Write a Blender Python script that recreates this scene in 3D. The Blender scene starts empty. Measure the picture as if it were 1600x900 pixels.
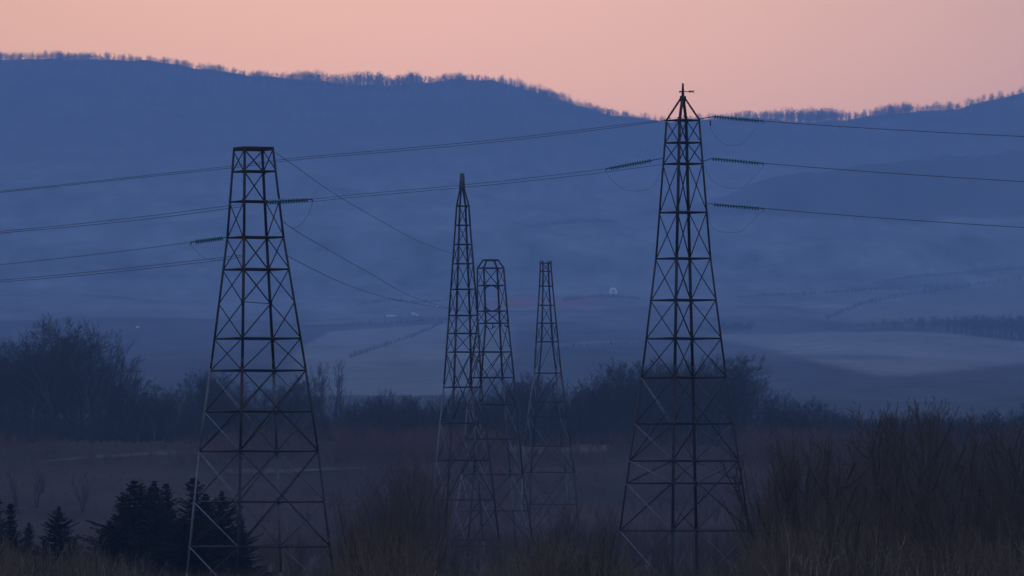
import bpy, math, random
import numpy as np
from mathutils import Vector

SC = bpy.context.scene
COL = SC.collection
R = math.radians

# ------------------------------------------------------------------ camera
K = 7612.0                       # focal length in photo pixels (1600 wide)
CAM = np.array([0.0, 0.0, 6.0])
TILT = math.atan(350.0 / K)      # eye level lies at row 800 of the photograph
cam = bpy.data.cameras.new('camera')
cam.sensor_width = 36.0
cam.lens = K / 1600.0 * 36.0
cam.clip_start = 1.0
cam.clip_end = 40000.0
cam_ob = bpy.data.objects.new('camera', cam)
COL.objects.link(cam_ob)
cam_ob.location = CAM
cam_ob.rotation_euler = (math.pi / 2 + TILT, 0, 0)
SC.camera = cam_ob

# ------------------------------------------------------------------ sky, sun, exposure
SUN_EL, SUN_AZ = 1.0, -2.0       # degrees; the sun has just gone behind the ridge, a little left
w = bpy.data.worlds.new('World')
SC.world = w
w.use_nodes = True
nt = w.node_tree
N, L = nt.nodes, nt.links
bg = N['Background']; bg.inputs['Strength'].default_value = 1.0
sky = N.new('ShaderNodeTexSky')
sky.sky_type = 'NISHITA'
sky.sun_disc = False
sky.sun_elevation = R(SUN_EL)
sky.sun_rotation = R(SUN_AZ)
sky.dust_density = 1.5
tc = N.new('ShaderNodeTexCoord')
sep = N.new('ShaderNodeSeparateXYZ')
L.new(tc.outputs['Generated'], sep.inputs[0])
def mathn(op, a, b=None, clamp=False):
    n = N.new('ShaderNodeMath'); n.operation = op; n.use_clamp = clamp
    for i, v in enumerate((a, b)):
        if v is None: continue
        if isinstance(v, (int, float)): n.inputs[i].default_value = v
        else: L.new(v, n.inputs[i])
    return n.outputs[0]
def ramp(fac, stops):
    n = N.new('ShaderNodeValToRGB')
    e = n.color_ramp.elements
    while len(e) < len(stops): e.new(0.5)
    for el, (p, c) in zip(e, stops):
        el.position = p; el.color = (*c, 1)
    L.new(fac, n.inputs[0])
    return n.outputs[0]
def mixn(mode, fac, a, b):
    n = N.new('ShaderNodeMix'); n.data_type = 'RGBA'; n.blend_type = mode; n.clamp_result = False
    for i, v in ((0, fac), (6, a), (7, b)):
        if isinstance(v, (int, float)): n.inputs[i].default_value = v
        elif isinstance(v, tuple): n.inputs[i].default_value = (*v, 1)
        else: L.new(v, n.inputs[i])
    return n.outputs[2]
# dusk sky: blue dome above, afterglow low over the ridge (all by true direction)
dome = ramp(sep.outputs['Z'], [(0.0, (0.30, 0.33, 0.42)), (0.18, (0.32, 0.38, 0.55)), (0.5, (0.29, 0.39, 0.68)), (1.0, (0.23, 0.35, 0.70))])
glow = ramp(sep.outputs['Z'], [(0.0, (2.05, 0.94, 0.55)), (0.085, (1.76, 0.88, 0.52)), (0.125, (1.50, 0.80, 0.50)), (0.22, (0.75, 0.55, 0.58)), (0.42, (0.28, 0.35, 0.62))])
sa = R(SUN_AZ)
front = mathn('ADD', mathn('MULTIPLY', sep.outputs['X'], math.sin(sa)), mathn('MULTIPLY', sep.outputs['Y'], math.cos(sa)))
fw = mathn('MULTIPLY', mathn('SUBTRACT', front, 0.55), 1 / 0.42, True)
fw = mathn('POWER', fw, 1.5)
core = mathn('MULTIPLY', mathn('SUBTRACT', front, 0.985), 1 / 0.015, True)
core = mathn('ADD', mathn('MULTIPLY', core, 0.40), 0.60)
glow = mixn('MULTIPLY', 1.0, glow, core)
warm = N.new('ShaderNodeCombineColor'); warm.inputs[0].default_value = 1.0
L.new(mathn('MINIMUM', mathn('ADD', mathn('MULTIPLY', sep.outputs['X'], 0.35), 1.0), 1.0), warm.inputs[1])
L.new(mathn('MAXIMUM', mathn('MINIMUM', mathn('ADD', mathn('MULTIPLY', sep.outputs['X'], 2.6), 1.02), 1.0), 0.6), warm.inputs[2])
glow = mixn('MULTIPLY', 1.0, glow, warm.outputs[0])
dusk = mixn('MIX', fw, dome, glow)
# the texture's own strength (0.1) is set here
sc_n = mixn('MULTIPLY', 1.0, sky.outputs[0], (0.1 * 0.62, 0.1 * 0.75, 0.1 * 1.3))
tot = mixn('ADD', 1.0, dusk, sc_n)
L.new(tot, bg.inputs['Color'])

sun = bpy.data.lights.new('sun', 'SUN')
sun.energy = 0.03
sun.angle = R(0.5)
sun.color = (1.0, 0.72, 0.55)
sun_ob = bpy.data.objects.new('sun', sun)
COL.objects.link(sun_ob)
sd = Vector((math.sin(sa) * math.cos(R(SUN_EL)), math.cos(sa) * math.cos(R(SUN_EL)), math.sin(R(SUN_EL))))
sun_ob.rotation_euler = (-sd).to_track_quat('-Z', 'Y').to_euler()

SC.view_settings.view_transform = 'Standard'
SC.view_settings.look = 'None'
SC.view_settings.exposure = 0.0
SC.view_settings.gamma = 1.0
SC.view_settings.use_curve_mapping = False
SC.cycles.max_bounces = 6
SC.cycles.diffuse_bounces = 3
SC.cycles.glossy_bounces = 2
SC.cycles.volume_bounces = 1
HAZE_DENSITY = 1.28e-4
HAZE_COLOR = (0.43, 0.655, 1.0)

# ------------------------------------------------------------------ placing helpers
ct, st = math.cos(TILT), math.sin(TILT)
def ray(px, py):
    """direction of a photograph pixel, scaled to y = 1"""
    u, v = (px - 800.0) / K, (450.0 - py) / K
    dy = ct - v * st
    return u / dy, (st + v * ct) / dy
def at(px, py, Y):
    x, z = ray(px, py)
    return np.array([x * Y, Y, CAM[2] + z * Y])

def tab(pts):
    a = np.array(pts, float)
    return lambda x: np.interp(x, a[:, 0], a[:, 1])

# ------------------------------------------------------------------ terrain height
_rs = np.random.RandomState(5)
_W = [( _rs.uniform(-1, 1), _rs.uniform(-1, 1), _rs.uniform(0, 6.28)) for _ in range(40)]
def fbm(x, y, scale, octs=5, off=0):
    s = np.zeros(np.broadcast(x, y).shape); a = 1.0; f = 6.28 / scale
    for o in range(octs):
        for j in range(3):
            cx, cy, ph = _W[(off + o * 3 + j) % 40]
            n = math.hypot(cx, cy) + 1e-6
            s = s + a * np.sin(f * (x * cx + y * cy) / n + ph + 1.7 * np.sin(f * .6 * (x * cy - y * cx) / n + ph)) / 3
        a *= .5; f *= 2.03
    return s
CREST = tab([(-2600, 190), (-1800, 120), (-1200, 150), (-700, 80), (-300, 96), (0, 93), (60, 91), (150, 90), (250, 96), (330, 110), (440, 121), (480, 125), (550, 130), (610, 132),
             (670, 128), (720, 123), (770, 125), (830, 141), (900, 163), (960, 180), (1010, 186), (1060, 189), (1100, 187), (1130, 186), (1170, 182),
             (1200, 185), (1260, 191), (1300, 189), (1340, 183), (1400, 176), (1500, 170), (1520, 162), (1570, 152), (1600, 142), (1750, 105), (2000, 95), (2500, 160), (3400, 120)])
SPUR = tab([(900, 420), (1010, 335), (1120, 296), (1200, 280), (1350, 261), (1500, 248), (1600, 239), (1800, 222), (2200, 230), (3400, 300)])
BASE = tab([(-600, -1), (150, 0), (620, 0), (700, .5), (800, 7.), (880, 13.5), (950, 18.6), (1010, 20), (1150, 19.5), (1400, 22)]
           + [(Y, 6 + (800 - row) * Y / K) for Y, row in ((2000, 640), (2800, 605), (3400, 576), (4200, 536), (5000, 497), (5900, 460), (6500, 440), (9000, 440))])
YC = 9000.0
YF = 5800.0
def H(x, y, part=False):
    x = np.asarray(x, float); y = np.asarray(y, float)
    x, y = np.broadcast_arrays(x, y)
    z = BASE(y)
    # soft undulation, growing with distance
    amp = np.clip((y - 650) / 2500, 0, 1)
    z = z + amp * 8 * fbm(x, y, 1200, 4, 3) + .25 * fbm(x, y, 60, 3, 7) * np.clip((y - 100) / 400, 0, 1)
    pxc = 800 + x / YC * K
    crest = CAM[2] + (800 - CREST(pxc)) * YC / K + 2.6 * fbm(x, y * 0, 130, 4, 9)
    t = np.clip((y - YF) / (YC - YF), 0, 1)
    s = t * (0.62 + 0.75 * t - 0.37 * t * t)
    zb = np.minimum(z, 300)
    zr = zb + (crest - zb) * s + (48 * fbm(x, y, 1900, 5, 11) - 26 * np.abs(fbm(x + .25 * y, y * .22, 520, 3, 21))) * t * (1 - t) * 2.4
    z = np.where(y > YF, zr, z)
    # spur in front, right
    YS = 7000.0
    pxs = 800 + x / YS * K
    sp = CAM[2] + (800 - SPUR(pxs)) * YS / K
    lump = sp - np.abs(y - YS - 180 * fbm(x, y * 0, 1000, 2, 20)) * 0.34 + 9 * fbm(x, y, 700, 4, 15)
    d = lump - z
    if part: return (d > 0) & (pxs > 1000) & (y < YC)
    z = z + np.where(d > -60, np.where(d > 60, d, (d + 60) ** 2 / 240), 0) * np.clip((pxs - 900) / 300, 0, 1)
    # behind the crest the ground falls again
    z = np.where(y > YC, crest - (y - YC) * 0.16 * np.clip((y - YC) / 300, 0, 1), z)
    return z
SPUR_ON = lambda x, y: H(x, y, True)
def hit(px, py, y0=300.0, y1=9300.0):
    dx, dz = ray(px, py)
    ys = np.concatenate([np.arange(y0, 1600, 2.0), np.arange(1600, y1, 5.0)])
    g = H(dx * ys, ys) - (CAM[2] + dz * ys)
    i = np.argmax(g > 0)
    if not (g > 0).any(): return None
    if i == 0: return np.array([dx * ys[0], ys[0], H(dx * ys[0], ys[0])])
    f = g[i - 1] / (g[i - 1] - g[i]); Y = ys[i - 1] + f * (ys[i] - ys[i - 1])
    return np.array([dx * Y, Y, float(H(dx * Y, Y))])

# ------------------------------------------------------------------ mesh helpers
def new_mesh(name, verts, quads, mat=None, smooth=False):
    verts = np.asarray(verts, np.float32); quads = np.asarray(quads, np.int32)
    me = bpy.data.meshes.new(name)
    me.vertices.add(len(verts)); me.vertices.foreach_set('co', verts.ravel())
    k = quads.shape[1]
    me.loops.add(quads.size); me.loops.foreach_set('vertex_index', quads.ravel())
    me.polygons.add(len(quads)); me.polygons.foreach_set('loop_start', np.arange(0, quads.size, k, dtype=np.int32))
    if smooth: me.polygons.foreach_set('use_smooth', np.ones(len(quads), bool))
    me.update(calc_edges=True); me.validate()
    if mat: me.materials.append(mat)
    return me
class MB:
    def __init__(s): s.v = []; s.q = []; s.n = 0
    def add(s, v, q):
        v = np.asarray(v, float).reshape(-1, 3); q = np.asarray(q, int).reshape(-1, 4)
        s.v.append(v); s.q.append(q + s.n); s.n += len(v)
    def mesh(s, name, mat, smooth=False): return new_mesh(name, np.concatenate(s.v), np.concatenate(s.q), mat, smooth)
    def box(s, lo, hi, c=None):
        x0, y0, z0 = lo; x1, y1, z1 = hi
        s.add([(x0, y0, z0), (x1, y0, z0), (x1, y1, z0), (x0, y1, z0), (x0, y0, z1), (x1, y0, z1), (x1, y1, z1), (x0, y1, z1)],
              [(3, 2, 1, 0), (4, 5, 6, 7), (0, 1, 5, 4), (1, 2, 6, 5), (2, 3, 7, 6), (3, 0, 4, 7)])
    def angle(s, p0, p1, wd, th, out):
        """an L-section steel bar from p0 to p1 with its outer corner towards 'out'"""
        p0 = np.asarray(p0, float); p1 = np.asarray(p1, float)
        d = p1 - p0; d /= np.linalg.norm(d)
        o = np.asarray(out, float); o = o - d * o.dot(d)
        if np.linalg.norm(o) < 1e-5: o = np.cross(d, (0.3, 1, .2))
        o /= np.linalg.norm(o); t = np.cross(d, o)
        a = -(o + t) / math.sqrt(2); b = -(o - t) / math.sqrt(2)   # the two flange directions
        c = o * wd * .35
        prof = [c, c + a * wd, c + a * wd + b * th, c + a * th + b * th, c + a * th + b * wd, c + b * wd]
        v = [p0 + p for p in prof] + [p1 + p for p in prof]
        q = [(i, (i + 1) % 6, 6 + (i + 1) % 6, 6 + i) for i in range(6)] + [(0, 3, 2, 1), (0, 5, 4, 3), (6, 7, 8, 9), (6, 9, 10, 11)]
        s.add(v, q)
    def bar(s, p0, p1, wd, th, nrm):
        p0 = np.asarray(p0, float); p1 = np.asarray(p1, float)
        d = p1 - p0; d /= np.linalg.norm(d); n = np.asarray(nrm, float); n = n - d * n.dot(d)
        if np.linalg.norm(n) < 1e-5: n = np.cross(d, (.3, 1, .2))
        n /= np.linalg.norm(n); t = np.cross(d, n)
        v = [p + t * a * wd / 2 + n * b * th / 2 for p in (p0, p1) for a, b in ((-1, -1), (1, -1), (1, 1), (-1, 1))]
        s.add(v, [(0, 1, 5, 4), (1, 2, 6, 5), (2, 3, 7, 6), (3, 0, 4, 7), (3, 2, 1, 0), (4, 5, 6, 7)])
    def tube(s, pts, r, n=6):
        v, q = tube_path(np.asarray(pts, float), np.broadcast_to(np.asarray(r, float), (len(pts),)), n)
        s.add(v, q)
    def lathe(s, prof, p0, axis, n=10):
        ax = np.asarray(axis, float); ax /= np.linalg.norm(ax)
        u = np.cross(ax, (0.2, .3, 1)); u /= np.linalg.norm(u); w_ = np.cross(ax, u)
        a = np.arange(n) * 2 * math.pi / n
        v = [np.asarray(p0) + ax * h + (u * math.cos(x) + w_ * math.sin(x)) * r for h, r in prof for x in a]
        q = [(j * n + i, j * n + (i + 1) % n, (j + 1) * n + (i + 1) % n, (j + 1) * n + i) for j in range(len(prof) - 1) for i in range(n)]
        s.add(v, q)
def tube_path(P, r, n):
    d = np.gradient(P, axis=0); d /= np.linalg.norm(d, axis=1)[:, None] + 1e-9
    up = np.array([0, 0, 1.0]) if abs(d[0][2]) < .9 else np.array([0, 1.0, 0])
    u = np.cross(d, up); u /= np.linalg.norm(u, axis=1)[:, None]; v_ = np.cross(d, u)
    a = np.arange(n) * 2 * math.pi / n
    V = P[:, None, :] + (u[:, None, :] * np.cos(a)[None, :, None] + v_[:, None, :] * np.sin(a)[None, :, None]) * r[:, None, None]
    m = len(P)
    i, j = np.meshgrid(np.arange(m - 1), np.arange(n), indexing='ij')
    q = np.stack([i * n + j, i * n + (j + 1) % n, (i + 1) * n + (j + 1) % n, (i + 1) * n + j], -1).reshape(-1, 4)
    return V.reshape(-1, 3), q
def seg_tubes(S, n):
    """S: array (m,8) p0 p1 r0 r1 -> verts, quads for straight tapered tubes"""
    S = np.asarray(S, float)
    p0, p1, r0, r1 = S[:, :3], S[:, 3:6], S[:, 6], S[:, 7]
    d = p1 - p0; d /= np.linalg.norm(d, axis=1)[:, None] + 1e-9
    ref = np.where(np.abs(d[:, 2:3]) < .9, np.array([[0, 0, 1.0]]), np.array([[0, 1.0, 0]]))
    u = np.cross(d, ref); u /= np.linalg.norm(u, axis=1)[:, None] + 1e-9; v = np.cross(d, u)
    a = np.arange(n) * 2 * math.pi / n
    ring = u[:, None, :] * np.cos(a)[None, :, None] + v[:, None, :] * np.sin(a)[None, :, None]
    V = np.stack([p0[:, None] + ring * r0[:, None, None], p1[:, None] + ring * r1[:, None, None]], 1).reshape(-1, 3)
    j = np.arange(n); base = (np.arange(len(S)) * 2 * n)[:, None]
    q = np.stack([base + j, base + (j + 1) % n, base + n + (j + 1) % n, base + n + j], -1).reshape(-1, 4)
    return V, q
def merged(V, Q, places):
    """copies of one template at many (x,y,z,rot,scale xy, scale z): one mesh's arrays"""
    P = np.asarray(places, float); m = len(P); nv = len(V)
    c, s = np.cos(P[:, 3]), np.sin(P[:, 3])
    X = V[None, :, 0] * P[:, 4, None]; Y = V[None, :, 1] * P[:, 4, None]; Z = V[None, :, 2] * P[:, 5, None]
    W = np.stack([X * c[:, None] - Y * s[:, None] + P[:, 0, None], X * s[:, None] + Y * c[:, None] + P[:, 1, None], Z + P[:, 2, None]], -1)
    q = Q[None] + (np.arange(m) * nv)[:, None, None]
    return W.reshape(-1, 3), q.reshape(-1, 4)

# ------------------------------------------------------------------ scene-tree helpers
def link(name, me, parent=None, loc=None):
    o = bpy.data.objects.new(name, me); COL.objects.link(o)
    if parent is not None: o.parent = parent
    if loc is not None: o.location = loc
    return o
def tag(o, label=None, cat=None, group=None, kind=None):
    if label: o['label'] = label
    if cat: o['category'] = cat
    if group: o['group'] = group
    if kind: o['kind'] = kind
    return o
def thing(name, label, cat, loc=(0, 0, 0), group=None):
    o = bpy.data.objects.new(name, None); COL.objects.link(o); o.location = loc
    o.empty_display_size = .5
    return tag(o, label, cat, group)
def structure(name, me, label=None): return tag(link(name, me), label, kind='structure')
def stuff(name, me, label): return tag(link(name, me), label, kind='stuff')

# ------------------------------------------------------------------ materials
def material(name, c1, c2, scale=1.0, rough=.9, c3=None, detail=6, bump=0.0, spec=.3, metal=0.0, coord='Object', lo=.35, hi=.65):
    m = bpy.data.materials.new(name); m.use_nodes = True
    t = m.node_tree; n = t.nodes; b = n['Principled BSDF']
    tc_ = n.new('ShaderNodeTexCoord'); nz = n.new('ShaderNodeTexNoise')
    nz.inputs['Scale'].default_value = scale; nz.inputs['Detail'].default_value = detail; nz.inputs['Roughness'].default_value = .62
    t.links.new(tc_.outputs[coord], nz.inputs['Vector'])
    r = n.new('ShaderNodeValToRGB'); e = r.color_ramp.elements
    e[0].position = lo; e[0].color = (*c1, 1); e[1].position = hi; e[1].color = (*c2, 1)
    t.links.new(nz.outputs['Fac'], r.inputs[0]); out = r.outputs[0]
    if c3:
        n2 = n.new('ShaderNodeTexNoise'); n2.inputs['Scale'].default_value = scale * .23; n2.inputs['Detail'].default_value = 5
        t.links.new(tc_.outputs[coord], n2.inputs['Vector'])
        r2 = n.new('ShaderNodeValToRGB'); r2.color_ramp.elements[0].position = .5; r2.color_ramp.elements[1].position = .66
        t.links.new(n2.outputs['Fac'], r2.inputs[0])
        mx = n.new('ShaderNodeMix'); mx.data_type = 'RGBA'
        t.links.new(r2.outputs[0], mx.inputs[0]); t.links.new(out, mx.inputs[6]); mx.inputs[7].default_value = (*c3, 1)
        out = mx.outputs[2]
    t.links.new(out, b.inputs['Base Color'])
    b.inputs['Roughness'].default_value = rough; b.inputs['Specular IOR Level'].default_value = spec; b.inputs['Metallic'].default_value = metal
    if bump:
        bp = n.new('ShaderNodeBump'); bp.inputs['Strength'].default_value = bump; bp.inputs['Distance'].default_value = .02
        t.links.new(nz.outputs['Fac'], bp.inputs['Height']); t.links.new(bp.outputs[0], b.inputs['Normal'])
    return m
M = {}
M['steel'] = material('weathered_steel', (.014, .015, .018), (.034, .034, .038), 3.0, .72, (.05, .026, .02), bump=.15)
M['lit_steel'] = material('steel_painted_lit', (.105, .105, .118), (.18, .18, .195), 3.0, .6, bump=.1)  # paler steel: light on the lower lattice put into the colour
M['rust'] = material('rusty_steel', (.05, .026, .022), (.10, .045, .035), 4.0, .85, bump=.2)
M['plate'] = material('grey_plate', (.045, .042, .042), (.085, .078, .075), 3.0, .7)
M['glass'] = material('green_insulator_glass', (.025, .12, .145), (.05, .21, .25), 5.0, .15, spec=.6)
M['fitting'] = material('dark_fitting', (.03, .03, .033), (.06, .06, .06), 8, .5)
M['wire'] = material('aged_conductor', (.05, .05, .055), (.085, .085, .09), 2, .6)
M['bark'] = material('dark_bark', (.032, .023, .016), (.07, .05, .034), 2.5, .95)
M['twig'] = material('brown_twigs', (.055, .038, .024), (.10, .066, .04), .8, .95)
M['far_bark'] = material('far_bark', (.022, .021, .021), (.042, .038, .036), .35, .95)
M['redtwig'] = material('reddish_twigs', (.095, .052, .033), (.16, .088, .055), .8, .95)
M['shoot'] = material('tan_shoots', (.084, .056, .033), (.165, .113, .066), 1.2, .95)
M['paleshoot'] = material('pale_dry_stems', (.19, .14, .09), (.32, .25, .17), 1.5, .95)
M['needle'] = material('spruce_needles', (.006, .009, .007), (.016, .022, .015), 2.0, .9)
M['ground'] = material('winter_ground', (.020, .016, .013), (.042, .032, .027), .02, .95, (.032, .022, .019), detail=8)
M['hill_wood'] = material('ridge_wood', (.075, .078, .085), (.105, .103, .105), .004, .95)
M['spur_wood'] = material('spur_wood', (.038, .034, .034), (.058, .050, .048), .006, .95)
M['valley'] = material('valley_pasture', (.040, .042, .040), (.075, .072, .064), .006, .95, (.05, .045, .04), detail=8)
M['field'] = material('pale_field', (.14, .13, .12), (.21, .195, .175), .012, .95, (.13, .13, .11), detail=8)
M['field_green'] = material('grey_green_field', (.13, .135, .115), (.185, .182, .15), .012, .95, detail=8)
M['field_red'] = material('ploughed_red_earth', (.15, .062, .05), (.21, .085, .065), .03, .95)
M['dry_grass'] = material('dry_grass', (.042, .031, .025), (.085, .064, .054), .06, .95, (.032, .022, .018), detail=8)
M['straw'] = material('straw_stubble', (.06, .044, .037), (.115, .085, .072), .06, .95, (.07, .05, .042), detail=8)
M['pale_bark'] = material('pale_bark', (.075, .07, .066), (.16, .15, .14), .6, .9)
M['track'] = material('gravel_track', (.20, .19, .18), (.30, .28, .26), .02, .95, (.13, .12, .11), detail=8)
M['white'] = material('white_render', (.78, .78, .78), (.86, .86, .86), .5, .8)
M['roof'] = material('grey_roof', (.12, .12, .125), (.2, .2, .2), .5, .8)
M['dark'] = material('dark_opening', (.02, .02, .022), (.035, .035, .035), .5, .8)
M['wood'] = material('weathered_pole', (.05, .045, .04), (.09, .08, .07), .5, .9)

# ------------------------------------------------------------------ haze: one box of even air
XW, Y0, Y1 = 4400.0, -600.0, 12800.0

# ------------------------------------------------------------------ terrain sheet
XS = np.concatenate([np.linspace(-4200, -1080, 70)[:-1], np.linspace(-1080, -620, 70)[:-1], np.linspace(-620, 620, 300), np.linspace(620, 1080, 70)[1:], np.linspace(1080, 4200, 70)[1:]])
YS = np.concatenate([np.arange(-500, 600, 25), np.arange(600, 1300, 7), np.arange(1300, 2400, 18), np.arange(2400, 5800, 14), np.arange(5800, 8850, 26), np.arange(8850, 9200, 10), np.arange(9200, 12600, 80)])
GX, GY = np.meshgrid(XS, YS)
GZ = H(GX, GY)
def smooth(a, b, x):
    t = np.clip((x - a) / (b - a), 0, 1); return t * t * (3 - 2 * t)
def land_cover():
    """ground colour: forest soil, pasture, stubble and ploughland, laid out on the ground"""
    x, y, z = GX, GY, GZ
    def c(v): return np.array(v, float)[None, None, :]
    n1 = fbm(x, y * .35, 420, 5, 2)[..., None]; n2 = fbm(x, y * .3, 150, 4, 13)[..., None]; n3 = fbm(x, y * .22, 48, 4, 22)[..., None]
    near = c((.036, .022, .0125)) * (1 + .35 * fbm(x, y * .5, 70, 4, 6)[..., None])
    valley = c((.044, .045, .045)) * (1 + .26 * n1 + .32 * n2 + .22 * n3)
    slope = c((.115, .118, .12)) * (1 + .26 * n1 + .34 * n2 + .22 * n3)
    wood = c((.038, .038, .041)) * (1 + .3 * n1 + .4 * n2 + .35 * n3)
    col = near + (valley - near) * smooth(1150, 1350, y)[..., None]
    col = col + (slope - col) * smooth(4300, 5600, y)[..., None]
    fw = smooth(.36, .78, (z - 300) / 480 + .10 * n1[..., 0] + .05 * n2[..., 0]) * (y > 5800)  # bare wood above, open slope below; contrast also paints in paler low haze
    col = col + (wood - col) * fw[..., None]
    sp = SPUR_ON(x, y)
    spur = c((.056, .048, .050)) * (1 + .15 * n1 + .25 * n2 + .25 * n3)
    col = np.where(sp[..., None], spur, col)
    # fields: outlines given as rows of the photograph, carried to the ground they lie on
    d = np.maximum(y, 10.0); fwd = d * ct + (z - CAM[2]) * st
    px = 800 + K * x / fwd; py = 450 - K * ((z - CAM[2]) * ct - d * st) / fwd
    wob = 1.6 * fbm(x, y * .4, 300, 4, 17) + .8 * fbm(x, y * .4, 70, 3, 4)
    def field(top, bot, colr, x0, x1, st_=1.5, sb=5.0, sx=14.0, amount=1.0):
        nonlocal col
        a = smooth(-st_, st_, py + wob - tab(top)(px)) * smooth(-sb, sb, tab(bot)(px) - py - 1.8 * wob) * smooth(x0 - sx, x0 + sx, px) * smooth(-x1 - sx, -x1 + sx, -px) * (y > 2300) * (y < 6600)
        rows = 1 + .07 * np.sin(py * 2.1 + wob * 2)          # swathes left by mowing
        cc = c(colr) * (1 + .16 * n1 + .14 * n2) * rows[..., None]
        col = col + (cc - col) * (a * amount)[..., None]
    field([(1100, 523), (1400, 518), (1475, 521), (1540, 527), (1640, 539)], [(1100, 527), (1200, 545), (1290, 569), (1380, 585), (1480, 578), (1640, 564)], (.165, .148, .128), 1118, 1800, 1.2, 6)
    field([(1190, 556), (1300, 552), (1420, 556)], [(1190, 562), (1300, 560), (1420, 562)], (.07, .07, .068), 1190, 1410, 2, 3, 30, .8)
    field([(440, 560), (480, 538), (520, 517), (620, 512), (700, 504), (760, 501), (820, 508)], [(440, 590), (500, 625), (700, 625), (760, 590), (820, 545)], (.145, .145, .130), 462, 800, 1.5, 8, 20)
    field([(1300, 512), (1360, 489), (1420, 469), (1500, 454), (1640, 431)], [(1300, 514), (1400, 510), (1640, 505)], (.115, .118, .098), 1330, 1900, 2.0, 4, 20)
    field([(860, 536), (1020, 533)], [(860, 541), (1020, 539)], (.14, .132, .12), 870, 1005, 1.2, 2)
    field([(740, 472), (800, 466), (900, 464), (960, 468)], [(740, 478), (800, 484), (900, 479), (960, 474)], (.17, .075, .060), 760, 945, 1.5, 2.5, 20)
    field([(470, 492), (600, 489), (700, 484)], [(470, 500), (600, 497), (700, 492)], (.12, .125, .12), 490, 690, 1.5, 2)
    for pts, wd in (([(1215, 459), (1270, 455), (1340, 451)], 2.0), ([(1435, 425), (1510, 416), (1560, 407), (1660, 391)], 2.6), ([(1500, 441), (1560, 436), (1660, 429)], 1.6), ([(1130, 424), (1215, 420)], 2.4),
                    ([(870, 365), (905, 361), (950, 356)], 3.0), ([(920, 436), (960, 432)], 2.4), ([(690, 489), (760, 484), (860, 481), (900, 479)], 2.2), ([(450, 399), (530, 396)], 2.4), ([(470, 505), (600, 497)], 2.), ([(230, 415), (350, 424)], 2.4),
                    ([(1000, 375), (1060, 370)], 2.5), ([(1180, 385), (1240, 388)], 2.5), ([(560, 430), (640, 424)], 2.4), ([(1240, 480), (1330, 474)], 2.0)):
        field(pts, [(a_, b_ + wd) for a_, b_ in pts], (.22, .20, .185), pts[0][0] + 6, pts[-1][0] - 6, .9, .9, 12, .75)
    return np.clip(col, .006, .5)
def build_terrain():
    V = np.stack([GX, GY, GZ], -1).reshape(-1, 3)
    n = len(XS); i, j = np.meshgrid(np.arange(len(YS) - 1), np.arange(n - 1), indexing='ij')
    q = np.stack([i * n + j, i * n + j + 1, (i + 1) * n + j + 1, (i + 1) * n + j], -1).reshape(-1, 4)
    me = new_mesh('terrain', V, q, M['land'], True)
    a = me.color_attributes.new('cover', 'FLOAT_COLOR', 'POINT')
    rgba = np.ones((len(V), 4), np.float32); rgba[:, :3] = land_cover().reshape(-1, 3)
    a.data.foreach_set('color', rgba.ravel())
    return structure('terrain', me), float(GZ.min())
def land_material():
    m = bpy.data.materials.new('land_cover'); m.use_nodes = True
    t = m.node_tree; n = t.nodes; b = n['Principled BSDF']
    at_ = n.new('ShaderNodeAttribute'); at_.attribute_name = 'cover'
    tc_ = n.new('ShaderNodeTexCoord'); nz = n.new('ShaderNodeTexNoise'); nz.inputs['Scale'].default_value = .05; nz.inputs['Detail'].default_value = 9; nz.inputs['Roughness'].default_value = .7
    t.links.new(tc_.outputs['Object'], nz.inputs['Vector'])
    r = n.new('ShaderNodeMapRange'); r.inputs['From Min'].default_value = .3; r.inputs['From Max'].default_value = .7; r.inputs['To Min'].default_value = .72; r.inputs['To Max'].default_value = 1.28
    t.links.new(nz.outputs['Fac'], r.inputs['Value'])
    mx = n.new('ShaderNodeVectorMath'); mx.operation = 'SCALE'
    t.links.new(at_.outputs['Color'], mx.inputs[0]); t.links.new(r.outputs[0], mx.inputs['Scale'])
    t.links.new(mx.outputs[0], b.inputs['Base Color']); b.inputs['Roughness'].default_value = .95; b.inputs['Specular IOR Level'].default_value = .1
    return m
M['land'] = land_material()
terrain, ZMIN = build_terrain()
def HG(x, y):
    """height of the built sheet (bilinear between its vertices)"""
    i = int(np.clip(np.searchsorted(YS, y) - 1, 0, len(YS) - 2)); j = int(np.clip(np.searchsorted(XS, x) - 1, 0, len(XS) - 2))
    fy = (y - YS[i]) / (YS[i + 1] - YS[i]); fx = (x - XS[j]) / (XS[j + 1] - XS[j])
    return float((GZ[i, j] * (1 - fx) + GZ[i, j + 1] * fx) * (1 - fy) + (GZ[i + 1, j] * (1 - fx) + GZ[i + 1, j + 1] * fx) * fy)

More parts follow.
